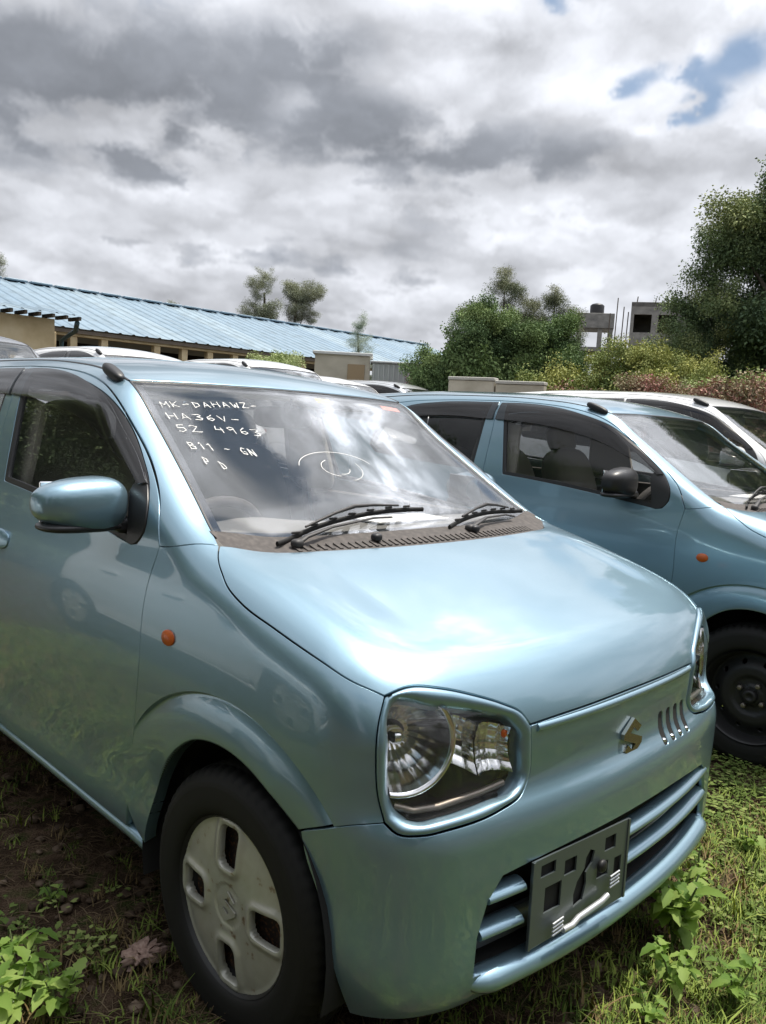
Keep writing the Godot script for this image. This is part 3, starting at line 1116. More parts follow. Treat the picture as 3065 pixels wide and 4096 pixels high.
	# ---- wheels
	for w in [[-1, .0, 0.0], [1, .0, 0.0], [-1, -2.47, .3], [1, -2.47, .5]]:
		var wn := Node3D.new()
		wn.name = child_name(car, "wheel")
		car.add_child(wn, true)
		wn.position = Vector3(0, .257 if w[1] > -1 else .285, w[1])
		if w[0] < 0:
			wn.rotation.y = PI
		wheel_parts(wn, true)
	return car

func bracket(parent: Node) -> void:
	# number plate carrier without a plate: u across, v down
	var tl := Vector3(-.368, .446, .520); var tr := Vector3(-.026, .438, .541)
	var bl := Vector3(-.366, .264, .520); var br := Vector3(-.025, .272, .541)
	var ex := (tr - tl).normalized()
	var ey := (tl - bl).normalized()
	var xf := Transform3D(Basis(ex, ey, ex.cross(ey)), bl)
	var w := tl.distance_to(tr)
	var h := tl.distance_to(bl)
	var R := func(u0: float, v0: float, u1: float, v1: float) -> PackedVector2Array:
		return PackedVector2Array([Vector2(u0 * w, (1 - v1) * h), Vector2(u1 * w, (1 - v1) * h), Vector2(u1 * w, (1 - v0) * h), Vector2(u0 * w, (1 - v0) * h)])
	var key := PackedVector2Array()
	for q in [[.43, .78], [.52, .74], [.55, .55], [.54, .42], [.60, .33], [.62, .20], [.57, .16], [.53, .24], [.52, .36], [.45, .48], [.42, .62]]:
		key.append(Vector2(q[0] * w, (1 - q[1]) * h))
	var mb := MB.new()
	mb.plate(R.call(0, 0, 1, 1), [R.call(.31, .15, .43, .33), R.call(.73, .11, .85, .28), R.call(.13, .36, .29, .66), key, R.call(.66, .40, .78, .58), R.call(.08, .08, .22, .22), R.call(.85, .42, .93, .70)], .004, xf)
	for e in [[0.0, .02], [.98, 1.0]]:
		mb.plate(R.call(e[0], 0, e[1], 1), [], .006, xf.translated_local(Vector3(0, 0, .0005)))
	for k in mb.v.size():
		mb.v[k].z -= .017
	var o := obj("plate_bracket", mb.mesh(), M.bracket, parent)
	mb = MB.new()
	mb.tube([xf * Vector3(.27 * w, .10 * h, .002), xf * Vector3(.36 * w, .10 * h, .003), xf * Vector3(.42 * w, .15 * h, .003), xf * Vector3(.66 * w, .19 * h, .003), xf * Vector3(.73 * w, .22 * h, .002)], [.0065], 8)
	obj("bracket_rod", mb.mesh(), M.silver, o)
	for c in [[.22, .80], [.80, .60]]:
		mb = MB.new()
		for k in 4:
			mb.tube([xf * Vector3((c[0] - .05) * w, (1 - c[1] - .045 * k + .03) * h, .001), xf * Vector3((c[0] + .05) * w, (1 - c[1] - .045 * k + .05) * h, .001)], [.0024], 6)
		obj("bracket_rib", mb.mesh(), M.silver, o)
	mb = MB.new()
	mb.lump(xf * Vector3(.67 * w, .60 * h, -.004), Vector3(.014, .014, .008), .9)
	obj("bracket_bolt", mb.mesh(), M.steel, o)
	mb = MB.new()
	mb.plate(R.call(.03, .03, .97, .97), [], .002, xf.translated_local(Vector3(0, 0, -.024)))
	obj("bracket_backing", mb.mesh(), M.liner, o)

func lamp(car: Node3D, a: PackedVector3Array, b: PackedVector3Array, c: PackedVector3Array, P: Material) -> void:
	var vl := View.new(Vector3(.46, .08, .86))
	var outer := inset(poly(vl, [a, b, c]), -.002)
	var mid := Vector2.ZERO
	for q in outer:
		mid += q
	mid /= outer.size()
	# lens outline in the same view
	var lens := smooth2([[.631, .784, .366], [.646, .769, .366], [.659, .717, .377], [.658, .657, .381], [.654, .615, .383], [.644, .588, .394], [.620, .575, .414], [.569, .576, .436], [.463, .581, .456], [.403, .586, .464], [.377, .600, .465], [.378, .655, .466], [.382, .696, .463], [.396, .719, .455], [.443, .740, .440], [.519, .761, .418], [.576, .774, .398], [.613, .784, .376]].map(func(t): return vl.flat(Vector3(t[0], t[1], t[2]))), .012)
	# surround: rows from the outer edge in to the lens edge
	var mb := MB.new()
	var m := outer.size()
	var rows := [[0.0, -.012], [0.0, -.0012], [.08, .0035], [.30, .0060], [.58, .0045], [.85, -.004], [1.0, -.016], [1.06, -.030]]
	var inner_pts := PackedVector2Array()
	for i in m:
		var dir := (outer[i] - mid).normalized()
		var best := outer[i]
		var most := -1.0
		for j in lens.size():
			var hit = Geometry2D.segment_intersects_segment(mid, mid + dir * .6, lens[j], lens[(j + 1) % lens.size()])
			if hit != null and mid.distance_to(hit) > most:
				most = mid.distance_to(hit)
				best = hit
		inner_pts.append(best)
	var grid := []
	for i in m:
		for r in rows:
			var q: Vector2 = outer[i].lerp(inner_pts[i], r[0])
			var p := lift(vl, q)
			grid.append(p + grad(p) * r[1])
	var nr := rows.size()
	for i in m:
		for r in nr:
			var p: Vector3 = grid[i * nr + r]
			var du: Vector3 = grid[((i + 1) % m) * nr + r] - grid[((i + m - 1) % m) * nr + r]
			var dv: Vector3 = grid[i * nr + mini(r + 1, nr - 1)] - grid[i * nr + maxi(r - 1, 0)]
			var nn := du.cross(dv).normalized()
			var probe := vl.d if r > 1 else (lift(vl, outer[i]) - lift(vl, mid.lerp(outer[i], .9)))
			if r >= 5:
				var inw := lift(vl, mid) - p
				probe = inw.normalized() + vl.d * .6
			if nn.dot(probe) < 0: nn = -nn
			mb.add(p, nn)
	for i in m:
		for r in nr - 1:
			mb.quad(i * nr + r, ((i + 1) % m) * nr + r, ((i + 1) % m) * nr + r + 1, i * nr + r + 1)
	var surr := pair("headlight", mb, P, car)
	mb = MB.new()
	panel(mb, vl, inset(lens, .003), [], .015, -.013, 0.0, 0.0)
	var pane_mb := mb
	# dark housing
	mb = MB.new()
	panel(mb, vl, inset(lens, .004), [], .02, -.012, .10, 0.0, func(q: Vector2) -> Array:
		var p := lift(vl, q)
		return [p - vl.d * .115, vl.d])
	var big := inset(lens, .004)
	var lp := big.size()
	for i in lp:
		var q0 := big[i]; var q1 := big[(i + 1) % lp]
		var p0 := lift(vl, q0); var p1 := lift(vl, q1)
		var cc := (p0 + p1) / 2 - lift(vl, mid)
		mb.flat_quad(p0 - vl.d * .013, p1 - vl.d * .013, p1 - vl.d * .12, p0 - vl.d * .12, -cc)
	var house := mb
	# main reflector: a fluted bowl
	mb = MB.new()
	var rc := vl.flat(Vector3(.625, .705, .395))
	var base := lift(vl, mid)
	var depth0 := base.dot(vl.d)
	var nr2 := 16
	var na := 72
	for j in nr2 + 1:
		for i in na + 1:
			var r := .006 + .084 * j / nr2
			var an := TAU * i / na
			var q := rc + Vector2(cos(an), sin(an) * 1.0) * r
			var z := depth0 - .105 + .085 * pow(r / .09, 2.0)
			var flute := sin(an * 22.0) * .0007 * (float(j) / nr2)
			var step := .0022 * (1.0 if (j / 3) % 2 == 0 else -1.0)
			var nn := (vl.d - (vl.e1 * cos(an) + vl.e2 * sin(an)) * (2.0 * r / .09 * .9 + step * 60.0) + (vl.e1 * -sin(an) + vl.e2 * cos(an)) * .16 * cos(an * 22.0)).normalized()
			mb.add(vl.e1 * q.x + vl.e2 * q.y + vl.d * (z + flute), nn)
	for j in nr2:
		for i in na:
			mb.quad(j * (na + 1) + i, j * (na + 1) + i + 1, (j + 1) * (na + 1) + i + 1, (j + 1) * (na + 1) + i)
	# rim of the bowl
	for i in na + 1:
		var an := TAU * i / na
		var dir := vl.e1 * cos(an) + vl.e2 * sin(an)
		for e in [[.090, -.020, .4], [.093, -.012, 1.0], [.098, -.012, 1.0], [.101, -.022, .3]]:
			mb.add(vl.e1 * rc.x + vl.e2 * rc.y + dir * e[0] + vl.d * (depth0 + e[1]), (vl.d * e[2] + dir * (1.0 if e[0] > .095 else -1.0) * .6).normalized())
	var f0 := (nr2 + 1) * (na + 1)
	for i in na:
		for e in 3:
			mb.quad(f0 + i * 4 + e, f0 + (i + 1) * 4 + e, f0 + (i + 1) * 4 + e + 1, f0 + i * 4 + e + 1)
	var bowl := clip_to(mb, vl, inset(lens, -.002))
	mb = MB.new()
	mb.lump(vl.e1 * rc.x + vl.e2 * rc.y + vl.d * (depth0 - .075), Vector3(.016, .016, .03), .8, Basis(Quaternion(Vector3(0, 0, 1), vl.d)))
	var bulb := mb
	# indicator chamber: two faceted chrome boxes and an amber bulb
	mb = MB.new()
	for cfg in [[[.535, .746, .425], [.482, .727, .44], [.482, .630, .447], [.560, .664, .431]], [[.478, .726, .44], [.412, .714, .456], [.405, .628, .46], [.478, .628, .447]]]:
		var qs := []
		for t in cfg:
			qs.append(vl.flat(Vector3(t[0], t[1], t[2])))
		var k := 24
		var f0c := mb.v.size()
		var f := func(sx: float, t: float) -> Vector3:
			var q: Vector2 = qs[0].lerp(qs[1], sx).lerp(qs[3].lerp(qs[2], sx), t)
			var bow := 4.0 * sx * (1 - sx) * .55 + 4.0 * t * (1 - t) * .45
			var cellx := fmod(sx * 4.0, 1.0) - .5
			var celly := fmod(t * 5.0, 1.0) - .5
			return vl.e1 * q.x + vl.e2 * q.y + vl.d * (depth0 - .030 - .045 * bow + .010 * (.5 - cellx * cellx - celly * celly))
		for u in k + 1:
			for w in k + 1:
				var sx := float(u) / k
				var t := float(w) / k
				var nn: Vector3 = (f.call(minf(sx + .01, .999), t) - f.call(maxf(sx - .01, .001), t)).cross(f.call(sx, minf(t + .01, .999)) - f.call(sx, maxf(t - .01, .001))).normalized()
				if nn.dot(vl.d) < 0: nn = -nn
				mb.add(f.call(sx, t), nn)
		for u in k:
			for w in k:
				mb.quad(f0c + u * (k + 1) + w, f0c + (u + 1) * (k + 1) + w, f0c + (u + 1) * (k + 1) + w + 1, f0c + u * (k + 1) + w + 1)
	var chamber := mb
	mb = MB.new()
	var aq := vl.flat(Vector3(.416, .698, .45))
	mb.lump(vl.e1 * aq.x + vl.e2 * aq.y + vl.d * (depth0 - .045), Vector3(.0042, .008, .006), .9)
	var ab := mb
	# chrome ledge along the bottom of the lens
	mb = MB.new()
	var led := []
	for t in [[.640, .592, .392], [.612, .582, .414], [.565, .582, .434], [.463, .588, .452], [.405, .594, .460]]:
		var q := vl.flat(Vector3(t[0], t[1], t[2]))
		led.append(lift(vl, q) - vl.d * .026)
	mb.tube(led, [.007], 8)
	for s in 2:
		var o: MeshInstance3D = surr[s]
		obj("lamp_housing", house.mesh(s == 0), M.lamp_dark, o)
		obj("reflector", bowl.mesh(s == 0), M.reflector, o)
		obj("bulb", bulb.mesh(s == 0), M.chrome, o)
		obj("indicator_reflector", chamber.mesh(s == 0), M.reflector, o)
		obj("indicator_bulb", ab.mesh(s == 0), M.amber, o)
		obj("chrome_ledge", mb.mesh(s == 0), M.nut, o)
		obj("lens", pane_mb.mesh(s == 0), M.clear, o)

func clip_to(mb: MB, vw: View, pg: PackedVector2Array) -> MB:
	var o := MB.new()
	var keep := {}
	for i in range(0, mb.ix.size(), 3):
		var ok := true
		for k in 3:
			var q := vw.flat(mb.v[mb.ix[i + k]])
			if not Geometry2D.is_point_in_polygon(q, pg):
				ok = false
				break
		if ok:
			for k in 3:
				var id := mb.ix[i + k]
				if not keep.has(id):
					keep[id] = o.add(mb.v[id], mb.n[id])
				o.ix.append(keep[id])
	return o

func windshield(car: Node3D, ws_side: PackedVector3Array, ws_top: PackedVector3Array) -> void:
	var vw := View.new(Vector3(0, .84, .54))
	var side := PackedVector3Array()
	for p in ws_side:
		if p.y > .995:
			side.append(p)
	var low := curve([side[0], Vector3(.52, 1.0, -.205), Vector3(.35, 1.0, -.170), Vector3(.15, 1.0, -.150), Vector3(0, 1.0, -.146)])
	var outline := poly(vw, [side, ws_top, rev(mir(ws_top)), rev(mir(side)), mir(low), rev(low)])
	var mb := MB.new()
	panel(mb, vw, outline.duplicate(), [], .03, -.003, .006, .003)
	panel(mb, vw, outline.duplicate(), [], .03, -.0068, 0.0, .003)
	var ws := obj("windshield", mb.mesh(), M.wsglass, car)
	var clear := inset(outline, -.028)
	mb = MB.new()
	panel(mb, vw, inset(outline, -.004), [clear.duplicate()], .03, -.0085, 0.0, 0.0)
	obj("windshield_border", mb.mesh(), M.gloss_black, ws)
	mb = MB.new()
	panel(mb, vw, outline.duplicate(), [inset(outline, -.007)], .02, -.0015, .008, .0015)
	obj("windshield_seal", mb.mesh(), M.black, ws)
	# cowl between hood and glass
	mb = MB.new()
	var n := 40
	for i in n + 1:
		var x := lerpf(-.622, .622, float(i) / n)
		var zf := -.058 - .10 * pow(absf(x) / .6, 3.2)
		var zr := -.146 - .06 * pow(absf(x) / .5, 2.4)
		for r in [[-.02, -.05], [0.012, -.006], [.25, -.002], [.50, .000], [.62, .004], [1.0, .004], [1.15, -.006]]:
			var z: float = lerpf(zf, zr, r[0])
			var s := snap(Vector3(x, .985, z))
			var q := Vector3(x, s.y + r[1], z)
			mb.add(q, Vector3(0, 1, .35).normalized())
	for i in n:
		for r in 6:
			mb.quad(i * 7 + r, (i + 1) * 7 + r, (i + 1) * 7 + r + 1, i * 7 + r + 1)
	var cowl := obj("cowl", mb.mesh(), M.cowl, car)
	for k in 44:
		mb = MB.new()
		var x := -.46 + .0215 * k
		var z := -.085 - .085 * pow(absf(x) / .6, 2.6)
		var s := snap(Vector3(x, .98, z))
		mb.box(Vector3(x, s.y + .0002, z), Vector3(.011, .0035, .030), .001, Basis(Vector3.RIGHT, .30))
		obj("cowl_louvre", mb.mesh(), M.cowl, cowl)
	for c in [Vector3(-.23, .978, -.10), Vector3(.16, .985, -.10)]:
		mb = MB.new()
		var s := snap(Vector3(c.x, .98, c.z))
		mb.lump(s + Vector3(0, .012, 0), Vector3(.014, .010, .012), .7)
		obj("washer_nozzle", mb.mesh(), M.black, cowl)
	# wipers: an arm with a bend, a blade lying on the glass
	for w in [[Vector3(-.455, .98, -.135), Vector3(-.26, 1.01, -.165), Vector3(-.10, 1.03, -.190), -.52, .06], [Vector3(.155, .98, -.11), Vector3(.33, 1.01, -.150), Vector3(.46, 1.03, -.185), .06, .56]]:
		mb = MB.new()
		var on := func(x: float, z: float, h: float) -> Vector3:
			var s := snap(Vector3(x, 1.0, z))
			return s + grad(s) * h
		var x0: float = w[0].x
		var x1: float = w[2].x
		var arm := [on.call(x0, w[0].z, .010), on.call(x0 + .03, w[0].z - .002, .022), on.call(lerpf(x0, x1, .35), lerpf(w[0].z, w[2].z, .45), .028), on.call(lerpf(x0, x1, .8), lerpf(w[0].z, w[2].z, .9), .026), on.call(x1, w[2].z, .020)]
		mb.tube(arm, [.010, .008, .006, .005, .0045], 8, true, .6)
		mb.lump(arm[0], Vector3(.015, .011, .014), .8)
		var o := obj("wiper", mb.mesh(), M.wiper, car)
		mb = MB.new()
		var bl := []
		for i in 17:
			var t := i / 16.0
			var x: float = lerpf(w[3] + .02, w[4], t)
			var z: float = lerpf(w[0].z - .015, w[2].z - .045, t) - .030 * (1.0 - pow(2 * t - 1, 2))
			bl.append(on.call(x, z, .010))
		mb.tube(bl, [.0045], 6, true, 1.5)
		obj("wiper_blade", mb.mesh(), M.rubber, o)
		mb = MB.new()
		for i in range(2, 15, 2):
			mb.box(bl[i] + Vector3(0, .010, .004), Vector3(.030, .006, .005), .002, Basis(Vector3.UP, .1))
		mb.tube([bl[3] + Vector3(0, .014, .006), bl[6] + Vector3(0, .024, .010), bl[8] + Vector3(0, .03, .012), bl[10] + Vector3(0, .024, .01), bl[13] + Vector3(0, .014, .006)], [.003, .004, .0055, .004, .003], 6)
		obj("blade_bracket", mb.mesh(), M.wiper, o)

func strokes(ch: String) -> Array:
	match ch:
		"1": return [[0.2, .8, .45, 1, .45, 0]]
		"2": return [[0, .85, .3, 1, .6, .8, .1, .1, 0, 0, .75, .02]]
		"3": return [[0, .95, .5, 1, .6, .8, .25, .55, .6, .35, .5, .05, 0, .05]]
		"4": return [[.15, 1, 0, .45, .6, .45], [.5, .8, .5, 0]]
		"5": return [[.6, 1, .1, 1, .05, .55, .5, .6, .6, .25, .3, 0, 0, .08]]
		"6": return [[.5, 1, .1, .6, .05, .2, .3, 0, .55, .2, .4, .48, .08, .35]]
		"9": return [[.55, .9, .3, 1, .05, .8, .2, .55, .55, .7, .55, .9, .5, 0]]
		"A": return [[0, 0, .3, 1, .6, 0], [.12, .38, .5, .38]]
		"B": return [[0, 0, 0, 1, .5, .9, .45, .6, .05, .52, .6, .4, .5, .05, 0, 0]]
		"D": return [[.1, 0, .1, 1], [0, 1, .55, .8, .6, .3, .1, 0]]
		"F": return [[0, 0, .05, 1, .6, 1], [.05, .55, .5, .55]]
		"G": return [[.6, .9, .3, 1, .02, .6, .1, .1, .5, .05, .55, .45, .3, .45]]
		"H": return [[0, 1, 0, 0], [.6, 1, .6, 0], [0, .5, .6, .5]]
		"K": return [[0, 1, .03, 0], [.6, 1, .05, .5, .6, 0]]
		"M": return [[0, 0, .05, 1, .3, .4, .6, 1, .65, 0]]
		"N": return [[0, 0, 0, 1, .55, 0, .6, 1]]
		"P": return [[0, 0, .05, 1, .55, .85, .5, .5, .05, .45]]
		"V": return [[0, 1, .3, 0, .6, 1]]
		"W": return [[0, 1, .15, 0, .35, .7, .5, 0, .65, 1]]
		"Z": return [[0, 1, .6, 1, 0, 0, .65, 0]]
		"-": return [[.05, .5, .6, .52]]
	return []

func writing(car: Node3D) -> void:
	# white paint-marker lines on the glass, and the stickers
	var ws := car.get_node("windshield")
	var r := RandomNumberGenerator.new()
	r.seed = 11
	for ln in [["MK-DAHAWZ-", Vector3(-.50, 1.284, -.671), Vector3(-.20, 1.297, -.652), .024], ["HA36V-", Vector3(-.502, 1.256, -.633), Vector3(-.300, 1.255, -.596), .026], ["52 4963", Vector3(-.501, 1.227, -.587), Vector3(-.269, 1.224, -.540), .030], ["B11 - GN", Vector3(-.505, 1.186, -.522), Vector3(-.337, 1.171, -.467), .030], ["P D", Vector3(-.497, 1.150, -.462), Vector3(-.452, 1.138, -.432), .030]]:
		var txt: String = ln[0]
		var a: Vector3 = ln[1]
		var b: Vector3 = ln[2]
		var step := (b - a) / maxf(txt.length() - .35, 1.0)
		var wd := step.length() * .68
		var hgt: float = ln[3]
		var upv := Vector3(0, .54, -.84)
		var mb := MB.new()
		for i in txt.length():
			if txt[i] == " ":
				if mb.v.size():
					obj("handwriting", mb.mesh(), M.chalk, ws)
				mb = MB.new()
				continue
			var base := a + step * i - upv * hgt * .5 + upv * r.randf_range(-.002, .002)
			for st in strokes(txt[i]):
				var pts := []
				var n: int = st.size() / 2
				for k in n - 1:
					for e in 3:
						var f := e / 3.0
						var x: float = lerpf(st[k * 2], st[k * 2 + 2], f)
						var y: float = lerpf(st[k * 2 + 1], st[k * 2 + 3], f)
						var q := snap(base + step.normalized() * (x * wd * 1.5 + r.randf_range(-.0006, .0006)) + upv * (y * hgt + r.randf_range(-.0009, .0009)))
						pts.append(q - grad(q) * .0022)
				var ql := snap(base + step.normalized() * st[n * 2 - 2] * wd * 1.5 + upv * st[n * 2 - 1] * hgt)
				pts.append(ql - grad(ql) * .0022)
				for k in pts.size() - 1:
					if r.randf() < .0: continue
					var nn := grad(pts[k])
					var t: Vector3 = (pts[k + 1] - pts[k]).normalized()
					var s: Vector3 = t.cross(nn).normalized() * r.randf_range(.0007, .0018)
					mb.flat_quad(pts[k] - s - t * .0007, pts[k] + s - t * .0007, pts[k + 1] + s + t * .0007, pts[k + 1] - s + t * .0007, nn)
		if mb.v.size():
			obj("handwriting", mb.mesh(), M.chalk, ws)
	# finger-drawn ring of dust
	for c in [[.135, .075, .2, 2.9, .0010], [.06, .04, 2.0, 4.4, .0010], [.035, .03, 4.4, 6.0, .0010], [.08, .06, 4.9, 6.6, .0008]]:
		var mb := MB.new()
		var last := Vector3.ZERO
		for i in 25:
			var an: float = lerpf(c[2], c[3], i / 24.0)
			var q := snap(Vector3(-.10 + cos(an) * c[0], 1.135, -.392) + Vector3(0, .54, -.84) * sin(an) * c[1])
			q -= grad(q) * .0022
			if i:
				var n := grad(q)
				var s: Vector3 = (q - last).cross(n).normalized() * c[4]
				mb.flat_quad(last - s, last + s, q + s, q - s, n)
			last = q
		obj("dust_swirl", mb.mesh(), M.chalk, ws)
	var vw := View.new(Vector3(0, .84, .54))
	for st in [[.102, 1.331, -.697, .030, .012, M.sticker_y], [.427, 1.322, -.712, .045, .012, M.sticker_r]]:
		var mb := MB.new()
		var c := vw.flat(snap(Vector3(st[0], st[1], st[2])))
		panel(mb, vw, PackedVector2Array([c + Vector2(-st[3], -st[4]), c + Vector2(st[3], -st[4]), c + Vector2(st[3], st[4]), c + Vector2(-st[3], st[4])]), [], .02, -.0065, 0.0, 0.0)
		obj("sticker", mb.mesh(), st[5], ws)

func rear_end(car: Node3D, arch_r: PackedVector3Array, door_rear: PackedVector3Array, rail_end: PackedVector3Array, rrs: PackedVector3Array, rr: PackedVector3Array, te: PackedVector3Array, P: Material) -> void:
	var vq := View.new(Vector3(.93, .12, -.35))
	var mb := MB.new()
	panel(mb, vq, poly(vq, [rev(door_rear), rail_end, rrs, te, curve([te[te.size() - 1], arch_r[arch_r.size() - 1]], .03), rev(arch_r)]), [], .035)
	pair("rear_quarter", mb, P, car)
	var vb := View.new(Vector3(0, .12, -1))
	var hatch_low := curve([Vector3(.60, .62, -2.845), Vector3(0, .62, -2.9)], .05)
	var up := PackedVector3Array()
	var dn := PackedVector3Array()
	for p in te:
		if p.y >= .62: up.append(p)
		else: dn.append(p)
	mb = MB.new()
	var win := curve([Vector3(.47, .99, -2.8), Vector3(.44, 1.24, -2.74), Vector3(.2, 1.27, -2.74), Vector3(-.2, 1.27, -2.74), Vector3(-.44, 1.24, -2.74), Vector3(-.47, .99, -2.8)], .03)
	var wp := poly(vb, [win])
	panel(mb, vb, poly(vb, [rev(up), rr, rev(mir(rr)), mir(up), rev(mir(hatch_low)), hatch_low].map(func(c): return c) if false else [up, hatch_low, rev(mir(hatch_low)), rev(mir(up)), mir(rr), rev(rr)]), [wp.duplicate()], .04)
	var h := obj("tailgate", mb.mesh(), P, car)
	mb = MB.new()
	panel(mb, vb, inset(wp, .006), [], .05, -.006, 0.0, 0.0)
	obj("rear_window", mb.mesh(), M.glass, h)
	mb = MB.new()
	panel(mb, vb, poly(vb, [hatch_low, rev(mir(hatch_low)), mir(dn), curve([Vector3(-.58, .25, -2.83), Vector3(.58, .25, -2.83)], .05), rev(dn)]), [], .04)
	var b := obj("rear_bumper", mb.mesh(), P, car)
	mb = MB.new()
	var vt := View.new(Vector3(.5, .05, -.86))
	var c := vt.flat(snap(Vector3(.60, .52, -2.84)))
	panel(mb, vt, PackedVector2Array([c + Vector2(-.06, -.06), c + Vector2(.06, -.05), c + Vector2(.06, .06), c + Vector2(-.06, .06)]), [], .02, .006, .01, 0.0)
	pair("tail_light", mb, M.red, b)

func interior(car: Node3D) -> void:
	var mb := MB.new()
	mb.box(Vector3(0, .33, -1.45), Vector3(1.28, .03, 2.3), .01)
	var inside := obj("cabin_floor", mb.mesh(), M.dark, car)
	# dashboard: a swept profile
	mb = MB.new()
	var prof := [Vector2(-.20, .955), Vector2(-.26, .985), Vector2(-.38, .985), Vector2(-.50, .965), Vector2(-.56, .93), Vector2(-.575, .86), Vector2(-.53, .78), Vector2(-.50, .62), Vector2(-.45, .45)]
	var nx := 24
	for i in nx + 1:
		var x := lerpf(-.62, .62, float(i) / nx)
		for k in prof.size():
			var p: Vector2 = prof[k]
			var hump := .035 * exp(-pow((x + .33) / .17, 2.0)) * exp(-pow((p.x + .46) / .08, 2.0))
			var a: Vector2 = prof[maxi(k - 1, 0)]
			var b: Vector2 = prof[mini(k + 1, prof.size() - 1)]
			var t := (b - a).normalized()
			var z := p.x - .06 * pow(absf(x) / .62, 2.0) * (1.0 if k < 2 else 0.0)
			mb.add(Vector3(x, p.y + hump, z), Vector3(0, -t.x, t.y).normalized())
	for i in nx:
		for k in prof.size() - 1:
			mb.quad(i * prof.size() + k, (i + 1) * prof.size() + k, (i + 1) * prof.size() + k + 1, i * prof.size() + k + 1)
	obj("dashboard", mb.mesh(), M.dash, inside)
	mb = MB.new()
	mb.box(Vector3(-.02, .86, -.585), Vector3(1.15, .085, .03), .012)
	obj("dashboard_trim", mb.mesh(), M.dash_light, inside)
	mb = MB.new()
	mb.box(Vector3(.10, .992, -.33), Vector3(.30, .004, .12), .001)
	obj("paper_sheet", mb.mesh(), M.paper, inside)
	# steering wheel on the right (x < 0)
	var hub := Vector3(-.335, .86, -.68)
	var ax := Vector3(0, .42, -.90).normalized()
	var e1 := Vector3.RIGHT
	var e2 := e1.cross(ax).normalized()
	mb = MB.new()
	var pts := []
	for i in 37:
		var a := TAU * i / 36
		pts.append(hub + (e1 * cos(a) + e2 * sin(a)) * .182)
	mb.tube(pts, [.0155], 10, false)
	mb.lump(hub - ax * .01, Vector3(.075, .06, .04), .8)
	for a in [0.0, PI, -PI / 2 if e2.y > 0 else PI / 2]:
		mb.tube([hub, hub + (e1 * cos(a) + e2 * sin(a)) * .175], [.02, .014], 8)
	mb.tube([hub, hub - ax * .25], [.035, .04], 10)
	obj("steering_wheel", mb.mesh(), M.cloth_dark, inside)
	for s in [-1.0, 1.0]:
		mb = MB.new()
		mb.lump(Vector3(s * .33, .50, -1.10), Vector3(.235, .10, .25), .55)
		mb.lump(Vector3(s * .33, .83, -1.42), Vector3(.225, .33, .085), .55, Basis(Vector3.RIGHT, -.30))
		mb.lump(Vector3(s * .33, 1.20, -1.535), Vector3(.13, .085, .045), .7, Basis(Vector3.RIGHT, -.30))
		obj("front_seat", mb.mesh(), M.cloth, inside)
	mb = MB.new()
	mb.lump(Vector3(0, .52, -2.02), Vector3(.60, .10, .24), .4)
	mb.lump(Vector3(0, .82, -2.32), Vector3(.60, .30, .08), .4, Basis(Vector3.RIGHT, -.25))
	obj("rear_seat", mb.mesh(), M.cloth, inside)
	mb = MB.new()
	mb.lump(Vector3(.02, 1.265, -.80), Vector3(.115, .034, .018), .5)
	mb.tube([Vector3(.02, 1.265, -.80), Vector3(.02, 1.33, -.765)], [.01], 8)
	obj("interior_mirror", mb.mesh(), M.black, inside)
	for s in [-1.0, 1.0]:
		mb = MB.new()
		mb.box(Vector3(s * .30, 1.315, -.87), Vector3(.38, .012, .15), .005, Basis(Vector3.RIGHT, .18))
		obj("sun_flap", mb.mesh(), M.headliner, inside)
	# lining of the pillars
	var vp := View.new(Vector3.RIGHT)
	mb = MB.new()
	panel(mb, vp, poly(vp, [curve([Vector3(.617, 1.28, -1.24), Vector3(.69, .99, -1.24), Vector3(.69, .99, -1.46), Vector3(.617, 1.33, -1.46)], .03, false)]), [], .04, -.05, .02, 0.0)
	pair("pillar_trim", mb, M.cloth, inside)
	mb = MB.new()
	panel(mb, vp, poly(vp, [curve([Vector3(.56, 1.32, -2.14), Vector3(.69, 1.0, -2.24), Vector3(.69, .5, -2.3), Vector3(.66, .5, -2.76), Vector3(.6, 1.0, -2.72), Vector3(.5, 1.32, -2.6)], .03, false)]), [], .06, -.05, .02, 0.0)
	pair("quarter_trim", mb, M.cloth_dark, inside)

func repaint(n: Node, from: Material, to: Material) -> void:
	if n is MeshInstance3D and n.material_override == from:
		n.material_override = to
	for c in n.get_children():
		repaint(c, from, to)

func place(car: Node3D, called: String, label: String, at: Vector3, turn: float, group := "") -> Node3D:
	var c := car.duplicate() as Node3D
	c.name = numbered(called)
	add_child(c, true)
	c.position = at
	c.rotation.y = turn
	tag(c, label, "car", group)
	return c

